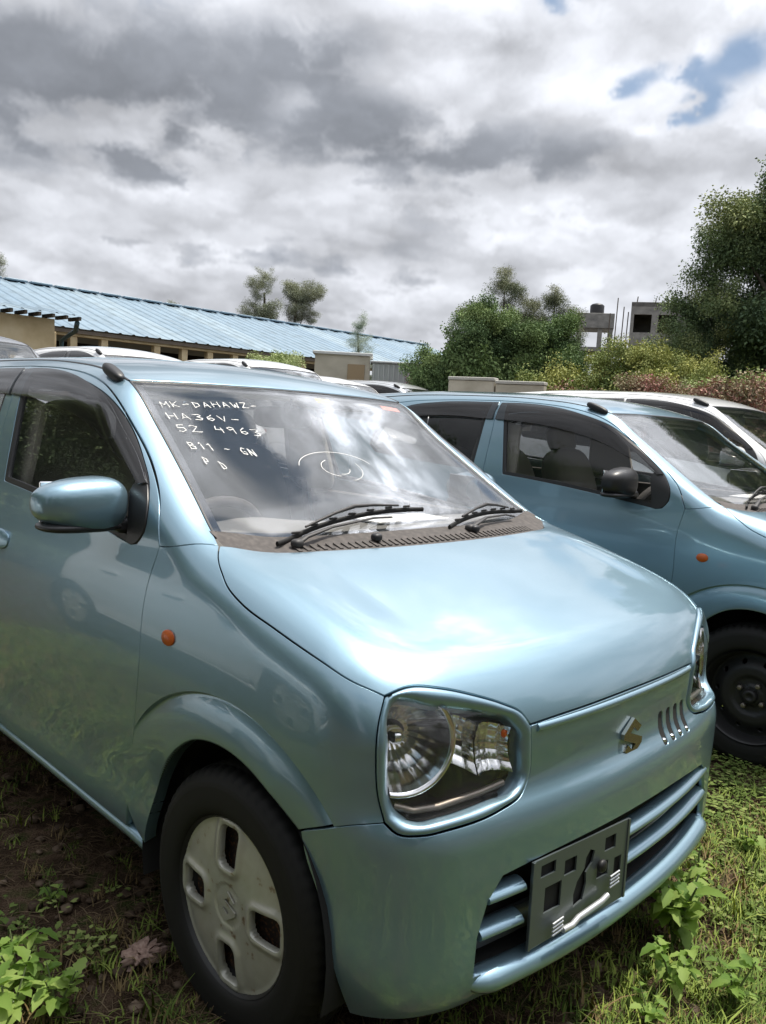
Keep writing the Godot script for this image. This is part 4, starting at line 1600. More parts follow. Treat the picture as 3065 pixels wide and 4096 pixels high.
# ---------------------------------------------------------------- sky
func cloud_sky() -> ImageTexture:
	var w := 2560
	var h := 1280
	var data := PackedFloat32Array()
	data.resize(w * h * 3)
	var n1 := FastNoiseLite.new()
	n1.noise_type = FastNoiseLite.TYPE_SIMPLEX_SMOOTH
	n1.seed = 21; n1.frequency = .62; n1.fractal_octaves = 3
	var n2 := FastNoiseLite.new()
	n2.noise_type = FastNoiseLite.TYPE_SIMPLEX_SMOOTH
	n2.seed = 5; n2.frequency = 1.5; n2.fractal_octaves = 6; n2.fractal_gain = .56
	n2.domain_warp_enabled = true
	n2.domain_warp_amplitude = .35; n2.domain_warp_frequency = .9
	var n3 := FastNoiseLite.new()
	n3.noise_type = FastNoiseLite.TYPE_SIMPLEX_SMOOTH
	n3.seed = 9; n3.frequency = 2.6; n3.fractal_octaves = 5; n3.fractal_type = FastNoiseLite.FRACTAL_RIDGED
	var n4 := FastNoiseLite.new()
	n4.noise_type = FastNoiseLite.TYPE_CELLULAR
	n4.cellular_return_type = FastNoiseLite.RETURN_DISTANCE
	n4.seed = 13; n4.frequency = 1.7; n4.fractal_octaves = 4; n4.fractal_gain = .55
	n4.domain_warp_enabled = true
	n4.domain_warp_amplitude = .25; n4.domain_warp_frequency = 1.6
	# heavy grey cloud bases: azimuth, elevation, half width, half height, weight
	var heavy := [[25.0, 20.0, 10.0, 3.2, 1.15], [33.0, 18.6, 5.5, 2.6, .9], [31.0, 16.6, 4.0, 1.6, .6], [14.0, 19.0, 8.0, 3.0, .8], [49.5, 18.0, 6.5, 1.9, 1.0], [45.5, 19.4, 3.5, 1.6, .5], [41.0, 22.8, 3.0, 1.8, .65], [57.0, 17.2, 4.5, 1.6, .7], [20.0, 13.0, 5.0, 1.7, .85], [42.5, 12.0, 6.5, 2.0, .55], [30.0, 11.5, 5.0, 1.2, .45], [36.0, 23.5, 6.0, 2.0, .5], [70.0, 12.5, 5.0, 1.0, .4], [54.0, 10.5, 5.0, .9, .35],
		[-40.0, 24.0, 18.0, 5.0, .9], [-95.0, 18.0, 20.0, 4.0, .9], [-150.0, 26.0, 22.0, 6.0, .9], [150.0, 17.0, 20.0, 4.0, .9], [110.0, 25.0, 14.0, 4.0, .8], [-10.0, 44.0, 16.0, 7.0, .7], [100.0, 42.0, 18.0, 5.0, .5]]
	# gaps of blue
	var gaps := [[60.2, 21.0, 1.6, .75, 1.15], [63.6, 21.7, 2.0, .8, 1.1], [65.8, 20.2, 2.2, 1.3, 1.2], [68.0, 22.4, 2.4, 1.2, 1.1], [54.0, 25.4, 1.6, 1.2, 1.1], [76.0, 24.0, 6.0, 2.0, .9], [62.0, 55.0, 15.0, 5.0, 1.5], [-120.0, 40.0, 14.0, 5.0, 1.0], [170.0, 35.0, 12.0, 4.0, 1.0], [-60.0, 55.0, 14.0, 5.0, .9]]
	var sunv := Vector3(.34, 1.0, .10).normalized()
	for j in h / 2 + 8:
		var el := 90.0 - (j + .5) / h * 180.0
		var ce := cos(deg_to_rad(el)); var se := sin(deg_to_rad(maxf(el, 0.2)))
		for i in w:
			var az := (i + .5) / w * 360.0
			if az > 180.0: az -= 360.0
			var dx := ce * sin(deg_to_rad(az)); var dz := -ce * cos(deg_to_rad(az))
			var k := 1.0 / (se + .30)
			var x := dx * k * 1.55; var z := dz * k * 1.55
			var a := n1.get_noise_2d(x, z)
			var b := n2.get_noise_2d(x * 1.25, z * 1.25)
			var c := n3.get_noise_2d(x * 1.1 + 7.0, z * 1.1)
			if el > 16.0:
				b = lerpf(b, b * .55 + .75 * n2.get_noise_2d(x * 3.3 + 4.0, z * 3.3), smoothstep(26.0, 38.0, el))
			var az2 := az + b * 5.0 + a * 2.0
			var el2 := el + b * 1.9 + c * .35
			var dark := 0.0
			for q in heavy:
				var da: float = absf(az2 - q[0])
				if da > 180.0: da = 360.0 - da
				if da < q[2] * 2.4 and absf(el2 - q[1]) < q[3] * 2.4:
					var e := pow(da / q[2], 2.0) + pow((el2 - q[1]) / q[3], 2.0)
					dark += q[4] * .95 * exp(-e * .70)
			var gap := 0.0
			for q in gaps:
				var da: float = absf(az2 - q[0])
				if da > 180.0: da = 360.0 - da
				if da < q[2] * 2.4 and absf(el2 - q[1]) < q[3] * 2.4:
					gap += q[4] * exp(-pow(da / q[2], 2.0) - pow((el2 - q[1]) / q[3], 2.0))
			var puff := -n4.get_noise_2d(x * 1.15, z * 1.15)
			dark = smoothstep(.05, 1.45, dark * (1.0 + .8 * b) + b * .72 + (.56 - puff) * .55 + .02 + maxf(a, 0.0) * .30)
			var lum := lerpf(.70, .255, dark)
			lum *= 1.0 + .40 * b + .05 * (c - .35) + 1.0 * (puff - .56) * (1.0 - .45 * dark)
			# thin rims that catch light where a heavy base ends
			lum += .16 * exp(-pow((dark - .20) / .12, 2.0)) * smoothstep(-.1, .3, b)
			# bright cumulus high on the right, out of view, added to lift the windshield reflections
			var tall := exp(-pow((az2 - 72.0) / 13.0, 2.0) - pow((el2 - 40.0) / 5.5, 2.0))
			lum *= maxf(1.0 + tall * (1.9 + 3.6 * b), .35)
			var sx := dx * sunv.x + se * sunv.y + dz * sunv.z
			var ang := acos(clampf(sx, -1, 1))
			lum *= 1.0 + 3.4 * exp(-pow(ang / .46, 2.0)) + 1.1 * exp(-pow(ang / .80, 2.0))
			var low := clampf(1.0 - el / 12.0, 0.0, 1.0)
			lum = lerpf(lum, .58 + .16 * b, low * .40)
			var cl := Vector3(lum * .955, lum * .985, lum * 1.06)
			if dark > .3:
				cl = cl.lerp(Vector3(lum * .90, lum * .98, lum * 1.13), dark - .3)
			var sky := Vector3(.10, .24, .48).lerp(Vector3(.26, .41, .62), clampf(1.0 - el / 45.0, 0, 1))
			var open := smoothstep(.40, 1.15, gap * .95 + b * .75 + c * .12 + maxf(-a - .40, 0.0) * 1.2)
			cl = cl.lerp(sky, open * .78)
			var o := (j * w + i) * 3
			data[o] = cl.x; data[o + 1] = cl.y; data[o + 2] = cl.z
	for j in range(h / 2 + 8, h):
		for i in w:
			var o := (j * w + i) * 3
			data[o] = .12; data[o + 1] = .12; data[o + 2] = .10
	var im := Image.create_from_data(w, h, false, Image.FORMAT_RGBF, data.to_byte_array())
	return ImageTexture.create_from_image(im)

# ---------------------------------------------------------------- plants
func multi(called: String, m: Mesh, mt: Material, xs: Array, cols: PackedColorArray, parent: Node = null) -> MultiMeshInstance3D:
	var mm := MultiMesh.new()
	mm.transform_format = MultiMesh.TRANSFORM_3D
	mm.use_colors = true
	mm.mesh = m
	mm.instance_count = xs.size()
	var buf := PackedFloat32Array()
	buf.resize(xs.size() * 16)
	for i in xs.size():
		var t: Transform3D = xs[i]
		var c := cols[i]
		var o := i * 16
		buf[o] = t.basis.x.x; buf[o + 1] = t.basis.y.x; buf[o + 2] = t.basis.z.x; buf[o + 3] = t.origin.x
		buf[o + 4] = t.basis.x.y; buf[o + 5] = t.basis.y.y; buf[o + 6] = t.basis.z.y; buf[o + 7] = t.origin.y
		buf[o + 8] = t.basis.x.z; buf[o + 9] = t.basis.y.z; buf[o + 10] = t.basis.z.z; buf[o + 11] = t.origin.z
		buf[o + 12] = c.r; buf[o + 13] = c.g; buf[o + 14] = c.b; buf[o + 15] = 1.0
	mm.buffer = buf
	var o := MultiMeshInstance3D.new()
	o.multimesh = mm
	o.material_override = mt
	o.set_meta("kind", "stuff")
	if parent:
		o.name = child_name(parent, called)
		parent.add_child(o, true)
	else:
		o.name = numbered(called)
		add_child(o, true)
	return o

func leaf_mat(back := .5) -> StandardMaterial3D:
	var m := mat(Color.WHITE, .65, 0.0, .2)
	m.vertex_color_use_as_albedo = true
	m.backlight_enabled = true
	m.backlight = Color(back, back, back * .6)
	return m

func clump_mesh(count: int, rad: float, leaf: float, wide := .5, r: RandomNumberGenerator = rng) -> ArrayMesh:
	var mb := MB.new()
	for i in count:
		var p := Vector3(r.randfn(), r.randfn(), r.randfn()).limit_length(1.9) * rad * .5
		var d := (p.normalized() * .6 + Vector3(r.randf_range(-1, 1), r.randf_range(-1, .5), r.randf_range(-1, 1))).normalized()
		var s := d.cross(Vector3(r.randf_range(-1, 1), r.randf_range(.2, 1), r.randf_range(-1, 1))).normalized()
		var n := s.cross(d).normalized()
		if n.y < 0: n = -n
		var l := leaf * r.randf_range(.7, 1.3)
		var a := mb.add(p, n)
		var b := mb.add(p + d * l * .5 + s * l * wide * .5 - n * l * .08, (n + s * .4).normalized())
		var c := mb.add(p + d * l - n * l * .22, n)
		var e := mb.add(p + d * l * .5 - s * l * wide * .5 - n * l * .08, (n - s * .4).normalized())
		mb.tri(a, b, c); mb.tri(a, c, e)
	return mb.mesh()

# lobes: [x, y, z, rx, ry, rz] about the foot of the plant; each lobe is a set of flattened sprays with gaps between
func crown(parent: Node, called: String, clump: Mesh, mt: Material, lobes: Array, per: float, cols: Array, sd: int, size := Vector2(.7, 1.3), sprays := 26) -> void:
	var r := RandomNumberGenerator.new()
	r.seed = sd
	var xs := []
	var cs := PackedColorArray()
	for L in lobes:
		var c := Vector3(L[0], L[1], L[2])
		var rad := Vector3(L[3], L[4], L[5])
		var m := (rad.x + rad.y + rad.z) / 3.0
		for k in sprays:
			var u := Vector3(r.randfn(), r.randfn() * .9, r.randfn()).normalized()
			var f := r.randf_range(.45, 1.08) if k > 2 else r.randf_range(.0, .4)
			var sc := c + u * rad * f
			var rs := m * r.randf_range(.22, .46)
			var tone := clampf(.45 + .4 * u.y + r.randf_range(-.35, .35), 0.0, 1.0)  # upper sprays lighter, lower ones darker: light and shade put into leaf colour
			var tilt := Basis(Vector3(u.z, 0, -u.x).normalized() if absf(u.y) < .98 else Vector3.RIGHT, -.5)
			for i in int(per * rs * rs * 3.0) + 3:
				var w := Vector3(r.randfn(), r.randfn() * .42, r.randfn()).limit_length(1.7) * rs * .62
				var s := r.randf_range(size.x, size.y) * clampf(rs * 1.6, .35, 1.0)
				xs.append(Transform3D(Basis(Vector3.UP, r.randf() * TAU) * Basis(Vector3.RIGHT, r.randf_range(-.6, .6)) * Basis.from_scale(Vector3.ONE * s), sc + tilt * w))
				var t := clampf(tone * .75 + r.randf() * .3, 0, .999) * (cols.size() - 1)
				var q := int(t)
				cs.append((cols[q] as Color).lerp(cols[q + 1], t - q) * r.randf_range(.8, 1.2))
	multi(called, clump, mt, xs, cs, parent)

func branchy(parent: Node, called: String, m: Material, h: float, r0: float, ends: Array, sd: int) -> void:
	var r := RandomNumberGenerator.new()
	r.seed = sd
	var mb := MB.new()
	var pts := []
	var rad := []
	for i in 7:
		var t := i / 6.0
		pts.append(Vector3(r.randf_range(-.06, .06) * h * t * .4, h * t, r.randf_range(-.06, .06) * h * t * .4))
		rad.append(lerpf(r0, r0 * .35, t))
	mb.tube(pts, rad, 9)
	obj(called, mb.mesh(), m, parent)
	for e in ends:
		var en := Vector3(e[0], e[1], e[2])
		var st: Vector3 = pts[clampi(int(en.y / h * 3.2), 1, 5)]
		mb = MB.new()
		var mid := st.lerp(en, .5) + Vector3(r.randf_range(-.1, .1), .15, r.randf_range(-.1, .1)) * h * .15
		mb.tube([st, st.lerp(mid, .6), mid, mid.lerp(en, .6), en], [r0 * .45, r0 * .38, r0 * .28, r0 * .18, r0 * .06], 6)
		obj("branch", mb.mesh(), m, parent)

func plants() -> void:
	var lm := leaf_mat(.28)
	var bark := tri_tex(mat(Color.WHITE, .9), noise_tex(256, .03, [[0.0, lin(.03, .025, .02)], [.6, lin(.09, .075, .06)], [1.0, lin(.20, .17, .14)]], 5, 41), 1.2)
	var r := RandomNumberGenerator.new()
	r.seed = 99
	var big := clump_mesh(60, .30, .070, .6, r)
	var fine := clump_mesh(60, .30, .075, .35, r)
	var mid := clump_mesh(40, .24, .085, .6, r)
	# the big dark tree at the right
	var t := thing("broadleaf_tree", "tall dark broadleaf tree rising above the red-leaved shrubs", "tree", Vector3(15.75, 0, -3.6))
	t.scale = Vector3(1.12, 1.14, 1.12)
	branchy(t, "trunk", bark, 4.6, .28, [[-1.6, 3.9, -1.2], [1.6, 5.2, .6], [.4, 6.0, 1.4], [-.8, 5.6, 1.5], [-.6, 5.2, -1.6], [1.0, 4.4, 1.6], [-1.6, 2.9, -1.7], [-1.2, 4.6, -1.2], [-.3, 5.3, -.7], [.9, 6.7, .8], [.2, 3.6, -1.0], [-1.0, 3.4, .2]], 3)
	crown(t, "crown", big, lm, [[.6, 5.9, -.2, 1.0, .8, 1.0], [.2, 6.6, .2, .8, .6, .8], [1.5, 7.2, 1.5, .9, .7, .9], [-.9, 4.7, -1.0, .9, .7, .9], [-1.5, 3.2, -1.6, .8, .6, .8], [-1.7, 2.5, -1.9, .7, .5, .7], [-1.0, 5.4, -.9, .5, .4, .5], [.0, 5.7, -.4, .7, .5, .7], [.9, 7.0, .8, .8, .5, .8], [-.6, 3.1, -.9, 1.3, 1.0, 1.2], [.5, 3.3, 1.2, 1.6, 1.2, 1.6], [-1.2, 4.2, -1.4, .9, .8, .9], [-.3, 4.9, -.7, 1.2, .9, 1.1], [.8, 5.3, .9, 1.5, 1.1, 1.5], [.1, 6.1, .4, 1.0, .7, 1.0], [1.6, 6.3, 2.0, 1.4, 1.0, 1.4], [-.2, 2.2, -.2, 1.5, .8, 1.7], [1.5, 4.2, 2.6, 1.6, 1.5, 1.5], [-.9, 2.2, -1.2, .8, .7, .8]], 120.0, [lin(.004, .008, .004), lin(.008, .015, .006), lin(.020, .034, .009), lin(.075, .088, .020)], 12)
	# the leafy tree with a thin twin behind the low concrete wall
	t = thing("bushy_tree", "round green bushy tree behind the low concrete wall", "tree", Vector3(10.5, 0, -7.85))
	t.scale = Vector3(1.0, 1.10, 1.0)
	branchy(t, "trunk", bark, 2.2, .12, [[-.7, 2.0, -.4], [.8, 2.2, .4], [.1, 2.7, .3]], 5)
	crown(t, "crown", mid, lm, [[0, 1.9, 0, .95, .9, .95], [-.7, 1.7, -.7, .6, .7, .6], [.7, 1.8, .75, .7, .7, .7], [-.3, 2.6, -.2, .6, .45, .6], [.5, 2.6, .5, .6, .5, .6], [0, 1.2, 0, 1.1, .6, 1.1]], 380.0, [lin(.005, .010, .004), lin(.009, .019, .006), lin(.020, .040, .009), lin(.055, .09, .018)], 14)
	for q in [[15.9, -11.9, 5.25, 1.10, "feathery olive tree behind the bushy tree, the taller of the two", 15], [16.7, -10.9, 4.95, .75, "slim grey-green tree just right of the taller feathery one", 16]]:
		t = thing("feathery_tree", q[4], "tree", Vector3(q[0], 0, q[1]), 0, "feathery trees behind the bushy tree")
		var hh: float = q[2]
		var w: float = q[3]
		branchy(t, "trunk", bark, hh * .8, .10, [[-w * .5, hh * .8, -w * .5], [w * .5, hh * .85, w * .4], [0, hh * .97, 0]], q[5])
		crown(t, "crown", fine, lm, [[0, hh * .62, 0, w * .8, hh * .18, w * .8], [-w * .4, hh * .75, -w * .4, w * .5, hh * .14, w * .5], [w * .35, hh * .78, w * .4, w * .5, hh * .13, w * .5], [0, hh * .92, 0, w * .35, hh * .09, w * .35]], 190.0, [lin(.012, .018, .009), lin(.028, .034, .015), lin(.06, .064, .028)], q[5])
	# yellow-green bush
	t = thing("yellow_bush", "wide yellow-green bush right of the low concrete wall", "bush", Vector3(11.3, 0, -5.25))
	t.scale = Vector3(1, 1.08, 1)
	branchy(t, "stem", bark, 1.4, .07, [[-.6, 1.5, -.6], [.6, 1.6, .6], [.2, 1.9, .1]], 7)
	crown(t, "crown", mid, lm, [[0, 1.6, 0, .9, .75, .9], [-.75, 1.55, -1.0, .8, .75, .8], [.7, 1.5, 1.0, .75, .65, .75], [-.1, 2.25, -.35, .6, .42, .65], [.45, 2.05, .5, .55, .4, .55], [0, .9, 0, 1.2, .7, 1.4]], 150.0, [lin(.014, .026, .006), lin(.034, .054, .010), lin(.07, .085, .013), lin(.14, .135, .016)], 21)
	for q in [[11.0, -3.9, 2.2, .9, "loose light green shrub under the big tree", 31], [11.2, -2.6, 2.3, 1.0, "loose light green shrub at the foot of the big tree, farther right", 32], [9.8, -6.7, 1.7, .8, "green shrub filling in beside the yellow-green bush", 33]]:
		t = thing("shrub", q[4], "shrub", Vector3(q[0], 0, q[1]), 0, "green shrubs under the trees")
		branchy(t, "stem", bark, q[2] * .7, .04, [[-.3, q[2] * .8, -.2], [.3, q[2] * .85, .3]], q[5])
		crown(t, "crown", mid, lm, [[0, q[2] * .6, 0, q[3], q[2] * .36, q[3]], [.4, q[2] * .85, .4, .4, .35, .4], [-.4, q[2] * .8, -.4, .45, .35, .45]], 120.0, [lin(.02, .035, .010), lin(.06, .09, .018), lin(.13, .165, .035)], q[5])
	for q in [[8.9, -4.6, 2.12, .75, "dark red-leaved shrub behind the white car", 35], [9.4, -3.6, 2.10, .8, "brownish red shrub farther right behind the white car", 36], [10.1, -2.6, 2.12, .8, "rust-tinged shrub at the right end of the red row", 37]]:
		t = thing("red_shrub", q[4], "shrub", Vector3(q[0], 0, q[1]), 0, "red-leaved shrubs")
		branchy(t, "stem", bark, q[2] * .7, .04, [[-.3, q[2] * .8, -.2], [.3, q[2] * .85, .3]], q[5])
		crown(t, "crown", mid, lm, [[0, q[2] * .62, 0, q[3], q[2] * .36, q[3]], [.3, q[2] * .85, .3, .4, .3, .4]], 150.0, [lin(.02, .026, .010), lin(.05, .035, .018), lin(.10, .022, .020), lin(.05, .055, .02)], q[5])
	t = thing("flowering_bush", "magenta flowering bush at the right end of the grey shed", "bush", Vector3(10.45, 0, -9.6))
	branchy(t, "stem", bark, 1.5, .04, [[0, 2.0, 0]], 41)
	crown(t, "crown", mid, lm, [[0, 1.9, 0, .32, .45, .32], [.15, 1.4, .1, .45, .5, .45]], 200.0, [lin(.03, .04, .015), lin(.14, .012, .045), lin(.08, .012, .03), lin(.04, .06, .018)], 41)
	t = thing("bush", "small green bush against the open sheds left of the tan shed", "bush", Vector3(7.8, 0, -10.9))
	branchy(t, "stem", bark, 1.4, .05, [[.2, 1.9, 0]], 43)
	crown(t, "crown", mid, lm, [[0, 1.75, 0, .55, .6, .55], [.35, 2.1, -.2, .35, .35, .35], [-.3, 1.4, .2, .5, .5, .5]], 180.0, [lin(.03, .05, .015), lin(.07, .11, .02), lin(.12, .16, .04)], 43)
	t = thing("conifer", "slim pale conifer standing behind the tan shed", "tree", Vector3(13.1, 0, -14.2))
	branchy(t, "trunk", bark, 3.4, .06, [], 45)
	crown(t, "crown", fine, lm, [[0, 2.3, 0, .5, .6, .5], [0, 3.0, 0, .32, .5, .32], [0, 3.6, 0, .14, .4, .14]], 200.0, [lin(.05, .08, .05), lin(.09, .13, .08), lin(.14, .18, .12)], 45, Vector2(.4, .8))
	# far trees over the long roof
	for q in [[26.0, -35.3, 9.0, 1.5, "far dark tree with upright crown above the long roof", 51], [27.5, -34.5, 8.7, 1.2, "far rounder tree leaning right beside the upright one", 52], [18.9, -33.0, 6.2, .9, "crown tip peeping over the ridge of the long roof", 53], [12.4, -36.0, 7.3, 1.0, "tree top beyond the left end of the long roof", 54]]:
		t = thing("far_tree", q[4], "tree", Vector3(q[0], 0, q[1]), 0, "far trees beyond the long roof")
		var hh: float = q[2]
		var w: float = q[3]
		branchy(t, "trunk", bark, hh * .85, .16, [[w * .5, hh * .8, 0], [-w * .5, hh * .78, .2]], q[5])
		var lob := [[-.1 * w, hh * .74, 0, w * .75, hh * .10, w * .75], [-.3 * w, hh * .86, 0, w * .40, hh * .09, w * .4], [.1, hh * .93, 0, w * .3, hh * .07, w * .3], [0, hh * .60, 0, w * .8, hh * .10, w * .8]]
		if q[5] == 52:
			lob = [[.5, hh * .90, 0, 1.0, .75, 1.0], [.1, hh * .78, 0, .7, .6, .7], [.8, hh * .76, .3, .5, .45, .5]]
		crown(t, "crown", fine, lm, lob, 70.0, [lin(.025, .035, .02), lin(.05, .06, .03), lin(.08, .09, .045)], q[5], Vector2(.8, 1.5))
	# unseen trees, added behind and left of the camera to darken the car sides
	for q in [[-9.5, 1.0, 5.6, "left-hand tree added on the near side to darken the car, out of the picture"], [-8.5, 5.5, 6.4, "second tree added on the near side to darken the car, out of the picture"], [-6.0, 9.5, 6.0, "third tree added on the near side to darken the car, out of the picture"], [-1.5, 11.5, 6.6, "fourth tree added on the near side to darken the car, out of the picture"], [3.5, 11.8, 5.8, "fifth tree added on the near side to darken the car, out of the picture"], [8.0, 10.0, 6.2, "right-hand tree added on the near side to darken the car, out of the picture"], [-8.6, -2.6, 6.3, "tree left of the white reflected car, out of the picture"], [-8.0, -6.6, 6.0, "second tree added beside the white reflected car to darken reflections, out of the picture"], [-6.2, -10.3, 6.5, "tree added before the left end of the wing to darken reflections, out of the picture"]]:
		t = thing("added_lot_tree", q[3], "tree", Vector3(q[0], 0, q[1]), 0, "unseen trees added to darken the near car")
		branchy(t, "trunk", bark, q[2] * .7, .2, [[-1.2, q[2] * .6, .4], [1.2, q[2] * .65, -.4]], int(q[2] * 10))
		crown(t, "crown", big, lm, [[0, q[2] * .5, 0, 2.0, 1.5, 2.0], [-1.4, q[2] * .42, .8, 1.5, 1.2, 1.5], [1.4, q[2] * .45, -.8, 1.5, 1.3, 1.5], [0, q[2] * .78, 0, 1.5, 1.1, 1.5], [0, 1.0, 0, 2.2, 1.0, 2.2]], 45.0, [lin(.015, .03, .010), lin(.03, .055, .015), lin(.07, .10, .025)], int(q[2] * 10))
	# hedge line closing the far side of the lot
	r.seed = 5
	for k in 6:
		var x := 12.0 + k * 2.6
		var z := -17.0 + k * 2.9 + r.randf()
		t = thing("hedge_bush", ["dark green bush first in the far row, behind the tan shed", "dark green bush second in the far row, past the grey shed", "dark green bush third in the far row, behind the flowering bush", "dark green bush fourth in the far row, behind the bushy tree", "dark green bush fifth in the far row, below the water tower", "dark green bush last in the far row, behind the big tree"][k], "bush", Vector3(x + 4.0, 0, z - 2.0), 0, "far bushes at the edge of the lot")
		crown(t, "crown", big, lm, [[0, 1.3, 0, 2.0, 1.2, 2.0]], 40.0, [lin(.02, .035, .012), lin(.05, .08, .02), lin(.10, .12, .04)], 60 + k)

	for q in [[12.6, -.6, "hedge bush first beyond the right edge of the picture"], [13.0, 2.2, "hedge bush second beyond the right edge of the picture"], [13.0, 5.2, "hedge bush third beyond the right edge of the picture"], [11.8, 8.2, "hedge bush last beyond the right edge of the picture"], [16.5, 1.6, "tall hedge bush behind those beyond the right edge"]]:
		t = thing("hedge_bush", q[2], "bush", Vector3(q[0], 0, q[1]), 0, "hedge beyond the right edge of the picture")
		crown(t, "crown", big, lm, [[0, 1.1, 0, 1.6, 1.1, 1.7], [.4, 2.0 if q[0] < 16 else 3.0, .2, 1.0, .9, 1.1]], 45.0, [lin(.012, .024, .008), lin(.03, .055, .014), lin(.075, .10, .025)], int(q[0] * 10 + q[1]))

func leaf_mesh(l: float, w: float, droop: float) -> ArrayMesh:
	var mb := MB.new()
	var rows := [[0.0, .05], [.16, .70], [.30, .58], [.44, 1.0], [.60, .66], [.76, .70], [.90, .30], [1.0, .03]]
	for q in rows:
		var y: float = -droop * q[0] * q[0] * l + .12 * l * q[0]
		for s in [-1.0, 0.0, 1.0]:
			mb.add(Vector3(s * w * .5 * q[1], y + absf(s) * w * .12 * q[1], q[0] * l), Vector3(-s * .35, 1, droop * q[0]).normalized())
	for i in rows.size() - 1:
		for s in 2:
			mb.quad(i * 3 + s, i * 3 + s + 1, (i + 1) * 3 + s + 1, (i + 1) * 3 + s)
	return mb.mesh()

func in_shadow_strip(x: float, z: float) -> bool:
	return x > -.78 and x < .75 and z > -3.0 and z < .52

func ground_cover() -> void:
	var gt := tri_tex(mat(Color.WHITE, .95, 0, .2), noise_tex(1024, .012, [[0.0, lin(.028, .020, .013)], [.38, lin(.06, .042, .028)], [.55, lin(.12, .085, .06)], [.70, lin(.055, .06, .024)], [1.0, lin(.045, .07, .020)]], 6, 71), .55, true)
	gt.detail_enabled = true
	gt.detail_blend_mode = BaseMaterial3D.BLEND_MODE_MUL
	gt.detail_albedo = noise_tex(1024, .09, [[0.0, Color(.30, .27, .25)], [.45, Color(.80, .77, .74)], [.7, Color(1, 1, 1)], [1.0, Color(1.0, .97, .9)]], 6, 72)
	gt.detail_uv_layer = BaseMaterial3D.DETAIL_UV_2
	gt.uv2_triplanar = true
	gt.uv2_world_triplanar = true
	gt.uv2_scale = Vector3.ONE * 1.7
	gt.heightmap_enabled = true
	gt.heightmap_texture = noise_tex(512, .03, [], 6, 73)
	gt.heightmap_scale = 1.2
	# the ground: one gently uneven sheet
	var mb := MB.new()
	var nz := FastNoiseLite.new()
	nz.seed = 3; nz.frequency = .9; nz.fractal_octaves = 4
	var ticks := []
	for i in 141:
		var t := (i - 70) / 70.0
		ticks.append(signf(t) * (absf(t) * 5.0 + pow(absf(t), 6.0) * 295.0))
	for a in ticks:
		for b in ticks:
			var f: float = exp(-(a * a + b * b) / 120.0)
			mb.add(Vector3(a, (nz.get_noise_2d(a, b) * .022 - .006) * f, b), Vector3.UP, Vector2(a, b))
	var n := ticks.size()
	for i in n - 1:
		for j in n - 1:
			mb.quad(i * n + j, i * n + j + 1, (i + 1) * n + j + 1, (i + 1) * n + j)
	for i in n:
		for j in n:
			var p := mb.v[i * n + j]
			var px := mb.v[mini(i + 1, n - 1) * n + j] - mb.v[maxi(i - 1, 0) * n + j]
			var pz := mb.v[i * n + mini(j + 1, n - 1)] - mb.v[i * n + maxi(j - 1, 0)]
			mb.n[i * n + j] = pz.cross(px).normalized()
	obj("ground", mb.mesh(), gt, null, "structure")
	# grass
	var r := RandomNumberGenerator.new()
	r.seed = 17
	var tuft := func(blades: int, h: float, spread: float) -> ArrayMesh:
		var m := MB.new()
		for i in blades:
			var a := r.randf() * TAU
			var d := Vector3(cos(a), 0, sin(a))
			var s := Vector3(-d.z, 0, d.x) * r.randf_range(.0016, .0034)
			var p := Vector3(r.randfn(), 0, r.randfn()) * spread * .4
			var l := h * r.randf_range(.5, 1.2)
			var lean := r.randf_range(.15, .9)
			var i0 := -1
			for k in 4:
				var t := k / 3.0
				var c := p + d * l * lean * t * t + Vector3.UP * l * (t - .35 * lean * t * t)
				var w := 1.0 - .85 * t
				var nn := (Vector3.UP * .7 - d * .5 + d * t).normalized()
				var id := m.add(c - s * w, nn)
				m.add(c + s * w, nn)
				if i0 >= 0:
					m.quad(i0, i0 + 1, id + 1, id)
				i0 = id
		return m.mesh()
	var lm := leaf_mat(.5)
	var patch := FastNoiseLite.new()
	patch.seed = 8; patch.frequency = .55; patch.fractal_octaves = 3
	var kinds := [tuft.call(14, .048, .04), tuft.call(9, .085, .035), tuft.call(22, .032, .05)]
	var lists := [[], [], []]
	var cols := [PackedColorArray(), PackedColorArray(), PackedColorArray()]
	for i in 74000:
		var x: float
		var z: float
		if i < 50000:
			x = r.randf_range(-2.6, 4.6); z = r.randf_range(-3.2, 2.4)
		else:
			var q := pow(r.randf(), .7) * 22.0
			var a := r.randf() * TAU
			x = 1.0 + q * cos(a); z = -1.0 + q * sin(a)
		if Vector2(x + 1.69, z - 1.34).length() < .35:
			continue
		var p := patch.get_noise_2d(x, z)
		var under := in_shadow_strip(x, z)
		var dens := smoothstep(-.40, .20, p) * (1.0 if x > -.2 else .7)
		if x < -.55 and x > -1.15 and z > -1.6:
			dens *= .42
		if under:
			dens *= .35
		if r.randf() > dens + .05:
			continue
		var k := 0 if r.randf() < .4 else (1 if r.randf() < .16 else 2)
		var dry := r.randf() < (.35 if x < -.5 else .16)
		var c := lin(.17, .125, .06) if dry else lin(.07, .115, .025).lerp(lin(.24, .29, .065), r.randf())
		lists[k].append(Transform3D(Basis(Vector3.UP, r.randf() * TAU) * Basis.from_scale(Vector3.ONE * r.randf_range(.6, 1.35)), Vector3(x, -.004, z)))
		cols[k].append(c.srgb_to_linear())
	for k in 3:
		multi("grass", kinds[k], lm, lists[k], cols[k])
	# dead twigs and straw
	mb = MB.new()
	for i in 10:
		var a := r.randf() * TAU
		var p := Vector3(r.randfn() * .03, .004 + r.randf() * .01, r.randfn() * .03)
		var d := Vector3(cos(a), r.randf_range(-.1, .25), sin(a)) * r.randf_range(.02, .07)
		mb.tube([p, p + d * .5 + Vector3(0, .004, 0), p + d], [.0011, .0009, .0005], 4, false)
	var xs := []
	var cs := PackedColorArray()
